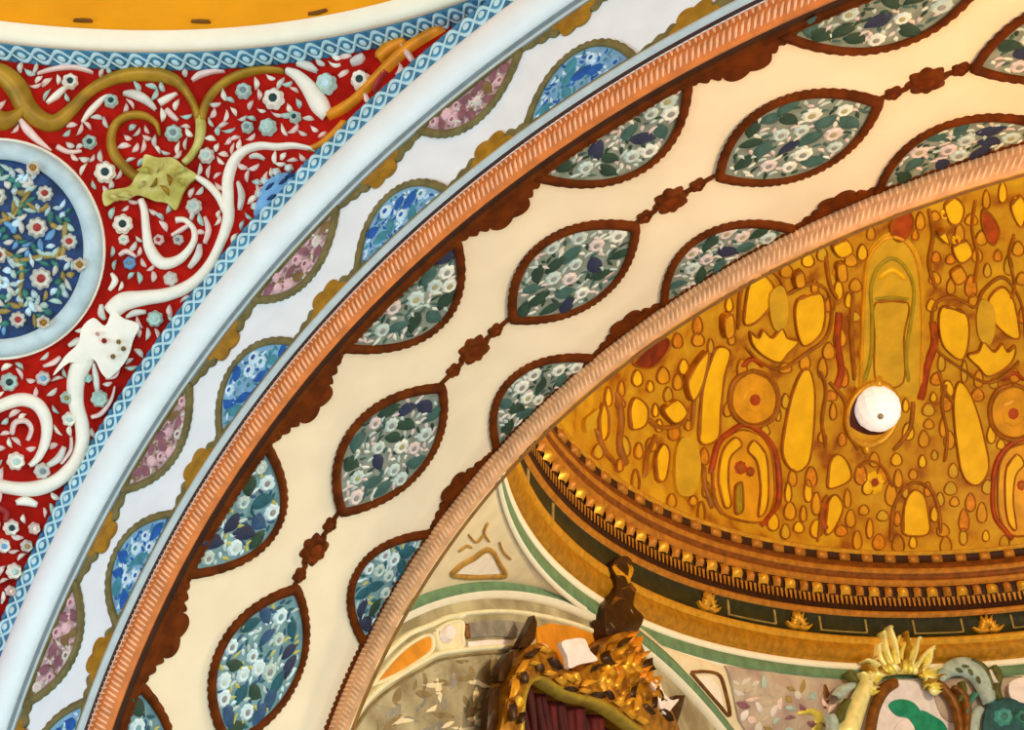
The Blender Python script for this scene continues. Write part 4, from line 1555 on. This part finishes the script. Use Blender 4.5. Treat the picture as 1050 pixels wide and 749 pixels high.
# right spandrel: mottled field with its own triangle
root = empty('triangle_panel', at('spand', 724, 705, 0))
tag(root, 'narrow cream triangle with a brown frame on the spandrel between two green bands', 'painted panel')
b = MB()
plate(b, SPD, [(711, 693), (728, 694), (737, 705), (742, 726), (730, 714), (720, 703)], 0.015, M_IV, 7)
b.build('field', root)
b = MB()
ribbon(b, SPD, [(708, 690), (722, 689), (736, 692), (742, 704), (748, 734), (736, 722), (722, 706), (708, 690)], 3.5, 0.03, M_UMBER)
b.build('frame', root)
b = MB()
plate(b, SPD, [(742, 684), (800, 692), (860, 697), (900, 698), (1060, 694), (1060, 760), (770, 760), (756, 738)], 0.035, M_MOT, 8)
rnd = random.Random(3)
for x, y in scatter([(750, 697), (850, 706), (862, 749), (765, 749)], 9, rnd, 900, 2):
    leaf(b, SPD, x, y, rnd.uniform(8, 16), rnd.uniform(4, 8), rnd.uniform(0, 6.28), 0.02, rnd.choice([M_MOT, M_GACA, M_IVG, M_PKW, M_OLG, M_PL, M_MOT, M_SHELLW]), 0.04, rnd.uniform(-.5, .5))
tag(b.build('painted_spandrel_field'), 'mottled rose and grey painted plaster on the spandrel left of the acanthus crest', 'painted panel')
root = empty('gilt_scroll', at('spand', 832, 738, 0))
tag(root, 'small yellow gilt scroll on the mottled spandrel left of the acanthus crest', 'ornament')
b = MB()
ribbon(b, SPD, [(816, 732), (826, 730), (836, 732), (838, 742), (834, 756)], [4, 7, 10, 11, 12], 0.07, M_LEMON)
b.build('curl', root)
b = MB()
ribbon(b, SPD, [(842, 702), (846, 714), (844, 728)], [7, 8, 5], 0.05, M_UMBER)
b.build('stem', root)

# the rocaille cartouche stands a little proud of the spandrel and the cornice foot
reg('crest', *grid(lambda a_, z_: ring_bay(a_, BAY['Rb'] - 0.022, BAY['zb'] + z_), 90, 160, 70, -0.30, 0.30, 20))
CRS = on('crest')
root = empty('acanthus_cartouche', at('spand', 920, 700, 0))
tag(root, 'bright lemon gold acanthus crest and cartouche rising over the gold cornice', 'cartouche')
b = MB()
plate(b, SPD, spline([(900, 710), (912, 701), (930, 698), (950, 699), (968, 706), (984, 720), (988, 760), (896, 760), (894, 730)], 4, True), 0.07, M_SHELLW, 8)
b.build('field', root)
for poly, mm in (([(908, 724), (918, 718), (934, 722), (944, 738), (946, 756), (936, 756), (930, 738), (916, 734)], M_EMER), ([(940, 730), (956, 736), (966, 744), (968, 758), (950, 758)], M_EMER), ([(914, 756), (916, 744), (926, 738), (934, 746), (936, 758)], M_SHELLW), ([(954, 708), (966, 712), (978, 726), (976, 742), (962, 734)], M_MOT)):
    b = MB()
    plate(b, SPD, spline(poly, 4, True), 0.10, mm, 6, 0.0, 0.03)
    b.build('painted_leaf', root)
b = MB()
ribbon(b, CRS, [(918, 700), (908, 706), (900, 718), (894, 734), (890, 758)], [12, 13, 11, 10, 10], 0.12, M_UMBER)
b.build('inner_moulding', root)
b = MB()
ribbon(b, CRS, [(946, 696), (960, 702), (972, 714), (980, 730), (984, 758)], [9, 9, 8, 8, 8], 0.12, M_UMBER)
b.build('inner_moulding', root)
b = MB()
ribbon(b, CRS, [(890, 692), (886, 704), (880, 718), (874, 734), (866, 758)], [9, 13, 16, 18, 20], 0.20, M_LEMONL)
b.build('gilt_stem', root)
b = MB()
ribbon(b, CRS, [(884, 704), (892, 695), (906, 690), (922, 687), (938, 688), (952, 692), (960, 698)], [6, 8, 9, 10, 9, 8, 4], 0.12, M_LEMON)
b.build('gilt_crest_base', root)
spk = []
rnd = random.Random(41)
for i in range(38):
    t = math.radians(-172 + 164 * i / 37 + rnd.uniform(-2, 2))
    L = (0.68 + 0.32 * (i % 3) / 2) * (44 + 20 * math.exp(-((math.degrees(t) + 100) / 26) ** 2) + 9 * math.exp(-((math.degrees(t) + 55) / 18) ** 2))
    c_, s_ = math.cos(t), math.sin(t)
    lean = rnd.uniform(-0.16, 0.16)
    spk.append(((922 + 25 * c_, 708 + 22 * s_), (922 + (25 + (L - 25) * 0.55) * c_, 708 + (22 + (L - 22) * 0.55) * s_), (922 + L * math.cos(t + lean), 708 + L * math.sin(t + lean))))
for i, (p0, p1, p2) in enumerate(spk):
    b = MB()
    bx, by = p2[0] + (2.5 if i % 2 else -2.5), p2[1] + 2
    ribbon(b, lambda x, y, h: at('crest', x, y, h), [p0, p1, p2, (bx, by)], [3, 5.0, 3.4, 0.8], 0.06 + 0.05 * (i % 3), [M_OLG, M_LEMON, M_LEMONL][i % 3] if i % 5 else M_GSC, -0.04)
    b.build('acanthus_leaf', root)
for i in range(22):
    t = math.radians(-185 + 190 * i / 21)
    b = MB()
    leaf(b, CRS, 922 + 33 * math.cos(t), 710 + 24 * math.sin(t), 13, 7, t + rnd.uniform(-.6, .6), 0.09, [M_LEMON, M_LEMONL, M_GSC, M_LEMON][i % 4], 0.10, rnd.uniform(-.7, .7))
    b.build('acanthus_leaf', root)
for path, wd, mm, nm in (([(960, 700), (972, 688), (986, 684), (1000, 690), (1009, 704), (1014, 722)], [10, 16, 20, 20, 18, 12], M_GACA, 'grey_acanthus'), ([(992, 678), (1004, 684), (1012, 696), (1016, 712)], [4, 7, 7, 4], M_OLD, 'olive_leaf'),
                         ([(1016, 684), (1022, 694), (1020, 708), (1024, 720)], [6, 10, 9, 6], M_OLD, 'olive_leaf'), ([(1012, 688), (1016, 698), (1022, 704)], [5, 7, 4], M_IVG, 'olive_leaf'), ([(974, 706), (984, 712), (990, 726), (988, 756)], [5, 8, 9, 8], M_UMBER, 'stem'),
                         ([(984, 700), (986, 712), (980, 722)], [6, 7, 4], M_OLD, 'olive_leaf'), ([(1000, 712), (992, 722), (988, 736)], [7, 7, 4], M_TEALG, 'green_leaf'), ([(1004, 726), (998, 738), (996, 756)], [10, 12, 12], M_GACA, 'grey_acanthus'),
                         ([(856, 716), (864, 708), (874, 704)], [10, 12, 6], M_GACA, 'grey_acanthus'), ([(858, 742), (862, 728), (868, 718)], [9, 8, 5], M_OLD, 'green_leaf'), ([(848, 734), (852, 744), (850, 756)], [8, 10, 10], M_GACA, 'grey_acanthus'), ([(866, 690), (872, 696), (876, 704)], [6, 8, 4], M_OLD, 'olive_leaf')):
    b = MB()
    ribbon(b, CRS, path, wd, 0.14, mm)
    b.build(nm, root)
for x, y, a in ((980, 690, 0.5), (992, 692, 1.0), (1000, 700, 1.2), (986, 686, 0.2)):
    b = MB()
    leaf(b, CRS, x, y, 8, 4, a, 0.03, M_OLD, 0.13, 0.2)
    b.build('dark_vein', root)
for poly, mm, nm in (([(1034, 702), (1046, 696), (1060, 694), (1060, 722), (1044, 724), (1035, 716)], M_SHELLW, 'white_shell'), ([(1012, 722), (1026, 716), (1060, 726), (1060, 760), (1010, 760)], M_TEALD, 'teal_ground')):
    b = MB()
    plate(b, CRS, spline(poly, 4, True), 0.05, mm, 8, 0.0, 0.03)
    b.build(nm, root)
b = MB()
flower(b, CRS, 1027, 737, 11, 0.08, mat('sea_teal_paint', '#4d9c98', 0.5, 0, 0.2, 8), M_TEALG, 7, 0.05, 0.1, 0.15)
b.build('teal_flower', root)
b = MB()
flower(b, CRS, 1047, 738, 10, 0.08, M_TEALG, M_TEALD, 7, 0.05, 0.6, 0.15)
b.build('teal_flower', root)

# ------------------------------------------------------------------ side wall: panels inside the arch
SIDE = on('side')
M_ORP = mat('orange_panel_paint', '#d98c1e', 0.5, 0.05, 0.15, 4)
M_GRP = mat('grey_brown_panel', '#8d867a', 0.55, 0, 0.25, 6)
M_PALE = mat('pale_ivory_moulding', '#efe6c0', 0.55, 0, 0.06, 6)
M_VEIN_SHADE = mat('umber_vein_and_shade', '#8a744c', 0.6, 0, 0.25, 6)
b = MB()
ribbon(b, SIDE, [(352, 752), (368, 727), (386, 708), (410, 692), (432, 679), (450, 671), (480, 667), (520, 664), (560, 664)], 6, 0.07, M_PALE)
ribbon(b, SIDE, [(358, 756), (374, 732), (392, 713), (414, 698), (436, 685), (452, 677), (482, 672), (520, 669)], 3, 0.03, M_VEIN_SHADE)  # umber line painted as shade along the ivory moulding
ribbon(b, SIDE, [(372, 694), (386, 680), (404, 662), (420, 650), (440, 642), (458, 634), (476, 632)], 6, 0.06, M_PALE)
ribbon(b, SIDE, [(470, 631), (500, 628), (530, 629), (560, 634), (590, 642), (620, 654)], 5, 0.06, M_PALE)
struct(b.build('trim_14'), 'pale ivory mouldings inside the green arch band of the bay')


def side_panel(name, label, poly, mm, border=None, extra=None, step=8):
    root = empty(name, at('side', sum(p[0] for p in poly) / len(poly), sum(p[1] for p in poly) / len(poly), 0))
    tag(root, label, 'painted panel')
    b = MB()
    plate(b, SIDE, poly, 0.025, mm, step)
    b.build('field', root)
    if border:
        b = MB()
        ribbon(b, SIDE, poly + poly[:1], 4, 0.05, border, 0.0, 3)
        b.build('frame', root)
    return root


side_panel('orange_panel', 'orange painted panel inside the arch next to the salmon roll', [(380, 704), (390, 690), (404, 674), (418, 662), (434, 653), (441, 654), (442, 664), (438, 671), (424, 681), (406, 692)], M_ORP, M_PALE)
g = side_panel('oval_gem_panel', 'cream panel with a small white oval between the orange and grey panels', [(446, 648), (458, 640), (472, 639), (472, 652), (472, 664), (450, 667)], M_SPAND, M_PALE)
b = MB()
flower(b, SIDE, 455.5, 651, 7.5, 0.06, M_SHELLW, M_SHELLW, 9, 0.03, 0, 0.06, 1.35)
b.build('oval_boss', g)
g = side_panel('grey_panel', 'grey brown painted panel under the green arch band', [(479, 640), (500, 637), (520, 637), (540, 640), (536, 648), (529, 655), (505, 653), (481, 655)], M_GRP, None)
b = MB()
ribbon(b, SIDE, [(476, 640), (477, 648), (478, 656)], 6, 0.05, M_UMBER)
b.build('end_stop', g)
side_panel('white_strip_panel', 'white strip below the grey panel inside the arch', [(478, 659), (500, 657), (526, 657), (524, 665), (500, 666), (479, 667)], M_SHELLW, None)
side_panel('ochre_panel', 'ochre panel inside the arch behind the white leaf of the gilt canopy', [(548, 644), (562, 640), (585, 643), (606, 650), (626, 660), (636, 672), (620, 690), (590, 690), (560, 676), (550, 660)], M_ORP, None)
b = MB()
rnd = random.Random(9)
for x, y in scatter([(400, 712), (450, 682), (510, 674), (512, 700), (500, 752), (385, 752)], 8, rnd, 900, 3):
    leaf(b, SIDE, x, y, rnd.uniform(12, 26), rnd.uniform(4, 9), rnd.uniform(1.2, 3.6), 0.01, rnd.choice([M_BEIGE, M_VEIN_SHADE, M_VEIN_SHADE, M_GRP, M_BEIGE, M_SPAND]), 0.002, rnd.uniform(-.6, .6))
tag(b.build('painted_wall_scrolls'), 'faded beige and umber painted scrolls on the side wall below the ivory moulding', 'painted panel')

# ------------------------------------------------------------------ gilded canopy with dark red hanging, in front of the side wall
CH = 0.20
Vc, Fc_ = grid(lambda l, z: f_side(l, z, CH), -9, 6, 30, -8, 3, 30)
reg('canopy', Vc, Fc_)
CAN = on('canopy')
M_DRAPE = mat('dark_red_drape', '#430606', 0.7, 0, 0.35, 5)
M_DRAPER = mat('wine_red_stripe', '#590d10', 0.7, 0, 0.3, 6)
M_GILT = mat('old_gilt', '#b57c1a', 0.4, 0.35, 0.3, 7, hex2='#7c4c0c')
M_GILTB = mat('bright_gilt', '#e0a028', 0.35, 0.35, 0.2, 8)
M_GILTO = mat('olive_gilt', '#a68a28', 0.4, 0.3, 0.2, 7)
root = empty('gilded_canopy', at('canopy', 590, 710, 0))
tag(root, 'gilded carved canopy with white leaves in front of the beige side wall', 'canopy')
b = MB()
plate(b, CAN, spline([(505, 760), (510, 728), (514, 704), (522, 684), (532, 668), (544, 662), (556, 668), (566, 684), (584, 692), (600, 682), (612, 664), (626, 652), (642, 652), (652, 664), (658, 684), (668, 704), (680, 726), (690, 760), (646, 752), (624, 736), (600, 724), (578, 718), (560, 710), (546, 701), (535, 706), (529, 722), (527, 760)], 4, True), 0.10, M_GILT, 9, -0.16, 0.08)
b.build('carved_body', root)
b = MB()
ribbon(b, CAN, [(525, 760), (527, 724), (534, 704), (545, 698), (560, 706), (580, 716), (602, 721), (622, 732), (646, 750), (660, 760)], [6, 6, 7, 8, 9, 10, 9, 9, 8, 8], 0.16, M_GILTO)
b.build('scalloped_rim', root)
for poly in ([(561, 664), (572, 660), (585, 660), (591, 672), (599, 681), (590, 684), (580, 686), (569, 690), (567, 678)], [(654, 704), (662, 702), (667, 714), (675, 722), (683, 721), (676, 730), (669, 737), (663, 728), (660, 714)]):
    b = MB()
    plate(b, CAN, spline(poly, 3, True), 0.20, M_SHELLW, 6, 0.14, 0.04)
    b.build('white_leaf', root)
rnd = random.Random(17)
CL = [(600, 690), (612, 668), (628, 656), (642, 658), (650, 672), (656, 690), (664, 706), (660, 726), (650, 738), (630, 726), (610, 714)]
for i, (x, y) in enumerate(scatter(CL, 8, rnd, 900, 1)):
    b = MB()
    leaf(b, CAN, x, y, rnd.uniform(11, 18), rnd.uniform(5, 8), rnd.uniform(0.7, 2.6), 0.10, [M_GILTB, M_GILT, M_ORS, M_BRONZE_SHADE, M_GILTB][i % 5], 0.14, rnd.uniform(-.8, .8))
    b.build('gilt_leaf', root)
for x, y, L, wd, a in ((522, 690, 16, 7, 2.2), (532, 676, 14, 7, 2.6), (545, 670, 14, 6, 0.4), (556, 684, 16, 7, 0.9), (570, 698, 16, 7, 0.5), (590, 704, 16, 7, -0.3), (514, 712, 18, 7, 1.8), (512, 736, 18, 7, 1.6), (672, 736, 16, 7, 0.9), (664, 716, 14, 7, 1.2), (606, 706, 14, 6, 1.2), (622, 724, 14, 6, 0.6), (646, 742, 14, 6, 0.6), (540, 688, 12, 6, 1.2), (550, 694, 12, 6, 0.2), (562, 702, 12, 6, 0.7), (578, 700, 12, 5, 1.3), (524, 700, 12, 5, 1.4), (518, 724, 12, 5, 1.2), (534, 684, 11, 5, 0.2), (586, 712, 12, 5, 0.3), (600, 716, 12, 5, 0.5), (572, 710, 11, 5, 0.4), (612, 716, 12, 5, 1.0), (634, 736, 12, 5, 0.8), (520, 742, 12, 5, 1.8)):
    b = MB()
    leaf(b, CAN, x, y, L, wd, a, 0.07, M_BRONZE_SHADE if x % 4 == 0 else M_GILTB, 0.17, 0.7)
    b.build('gilt_leaf', root)
for path, wd, mm in (([(518, 700), (526, 684), (538, 674), (552, 678), (562, 692)], [6, 8, 9, 8, 5], M_GILTB), ([(512, 750), (515, 726), (520, 708)], [6, 8, 6], M_GILTB), ([(660, 740), (668, 748), (676, 758)], [8, 9, 8], M_GILTO), ([(566, 700), (580, 706), (596, 708), (606, 702)], [6, 9, 9, 5], M_GILTO)):
    b = MB()
    ribbon(b, CAN, path, wd, 0.12, mm, 0.12)
    b.build('gilt_scroll', root)
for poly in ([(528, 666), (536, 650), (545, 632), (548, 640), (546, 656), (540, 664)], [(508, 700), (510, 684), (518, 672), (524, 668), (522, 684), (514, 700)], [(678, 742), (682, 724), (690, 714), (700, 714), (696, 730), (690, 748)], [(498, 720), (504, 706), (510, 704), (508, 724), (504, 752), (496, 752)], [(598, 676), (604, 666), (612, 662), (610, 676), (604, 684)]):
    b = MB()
    plate(b, CAN, poly, 0.04, M_BRONZE_SHADE, 7, -0.05, 0.03)  # dark pieces standing in for shadows and edges around the canopy
    b.build('shade_edge_piece', root)
# the hanging: vertical folds
root2 = None
b = MB()
V, F = [], []
NX, NY = 46, 10
ltl, lbr = at('canopy', 526, 700), at('canopy', 668, 760)
top = [(524, 712), (534, 704), (545, 699), (560, 707), (580, 716), (602, 722), (622, 734), (646, 750), (668, 766)]
tp = spline(top, 6)
for i in range(NX + 1):
    s_ = i / NX * (len(tp) - 1)
    j = min(len(tp) - 2, int(s_))
    fx = tp[j][0] + (tp[j + 1][0] - tp[j][0]) * (s_ - j)
    fy = tp[j][1] + (tp[j + 1][1] - tp[j][1]) * (s_ - j)
    P0_ = at('canopy', fx, fy, -0.10 + 0.07 * math.sin(i * 1.15))
    for k2 in range(NY + 1):
        V.append(P0_ + Vector((0, 0, -k2 * 0.14)) + WN * (0.02 * math.sin(k2 * 0.6 + i)))
for i in range(NX):
    for k2 in range(NY):
        F.append((i * (NY + 1) + k2, i * (NY + 1) + k2 + 1, (i + 1) * (NY + 1) + k2 + 1, (i + 1) * (NY + 1) + k2))
for i in range(NX):
    b.add([V[i * (NY + 1) + q] for q in range(NY + 1)] + [V[(i + 1) * (NY + 1) + q] for q in range(NY + 1)], [(q, q + 1, NY + 2 + q, NY + 1 + q) for q in range(NY)], M_DRAPER if i % 6 in (2, 3) else M_DRAPE)
o = b.build('red_hanging')
sm = o.modifiers.new('cloth_thickness', 'SOLIDIFY')
sm.thickness = 0.03
tag(o, 'dark red folded hanging under the scalloped rim of the gilded canopy', 'curtain')

# bronze cartouche where the green arch band touches the cornice
root = empty('bronze_cartouche', at('spand', 634, 640, 0) or at('canopy', 634, 640, 0))
tag(root, 'dark bronze and gilt cartouche between the cornice frieze and the gilded canopy', 'cartouche')
KEY = lambda x, y, h: at('key', x, y, h)
# its own leaning back surface, from the canopy up to the frieze
pa, pb = at('canopy', 600, 670, -0.1), at('canopy', 670, 670, -0.1)
ca = ring_bay(178, BAY['Rb'] - 0.02, BAY['zb'] + 0.14)
cb = ring_bay(161, BAY['Rb'] - 0.02, BAY['zb'] + 0.14)
reg('key', *grid(lambda u_, v_: pa.lerp(pb, u_).lerp(ca.lerp(cb, u_), v_), -0.4, 1.4, 6, -0.2, 1.3, 10))
b = MB()
plate(b, KEY, spline([(622, 660), (616, 640), (618, 622), (626, 612), (628, 596), (622, 584), (630, 574), (640, 572), (646, 582), (642, 596), (648, 606), (646, 622), (656, 634), (650, 648), (640, 656)], 4, True), 0.06, M_BRONZE_SHADE, 6, -0.12, 0.06)
b.build('bronze_body', root)
for path, wd, mm in (([(624, 582), (630, 588), (637, 594), (640, 600)], [4, 9, 8, 3], M_GILTB), ([(636, 578), (641, 586), (640, 594)], [4, 7, 4], M_GILTB), ([(632, 606), (640, 604), (647, 608)], [4, 7, 4], M_UMBER), ([(622, 622), (628, 616), (636, 616)], [4, 6, 4], M_UMBER),
                     ([(640, 626), (644, 634), (642, 642)], [4, 7, 4], M_SHELLW), ([(620, 640), (626, 648), (634, 652)], [4, 7, 5], M_OLD), ([(632, 640), (638, 648), (646, 650)], [5, 7, 4], M_UMBER), ([(628, 628), (632, 634), (630, 644)], [5, 6, 4], M_BROWNL)):
    b = MB()
    ribbon(b, KEY, path, wd, 0.10, mm, 0.08)
    b.build('gilt_leaf', root)
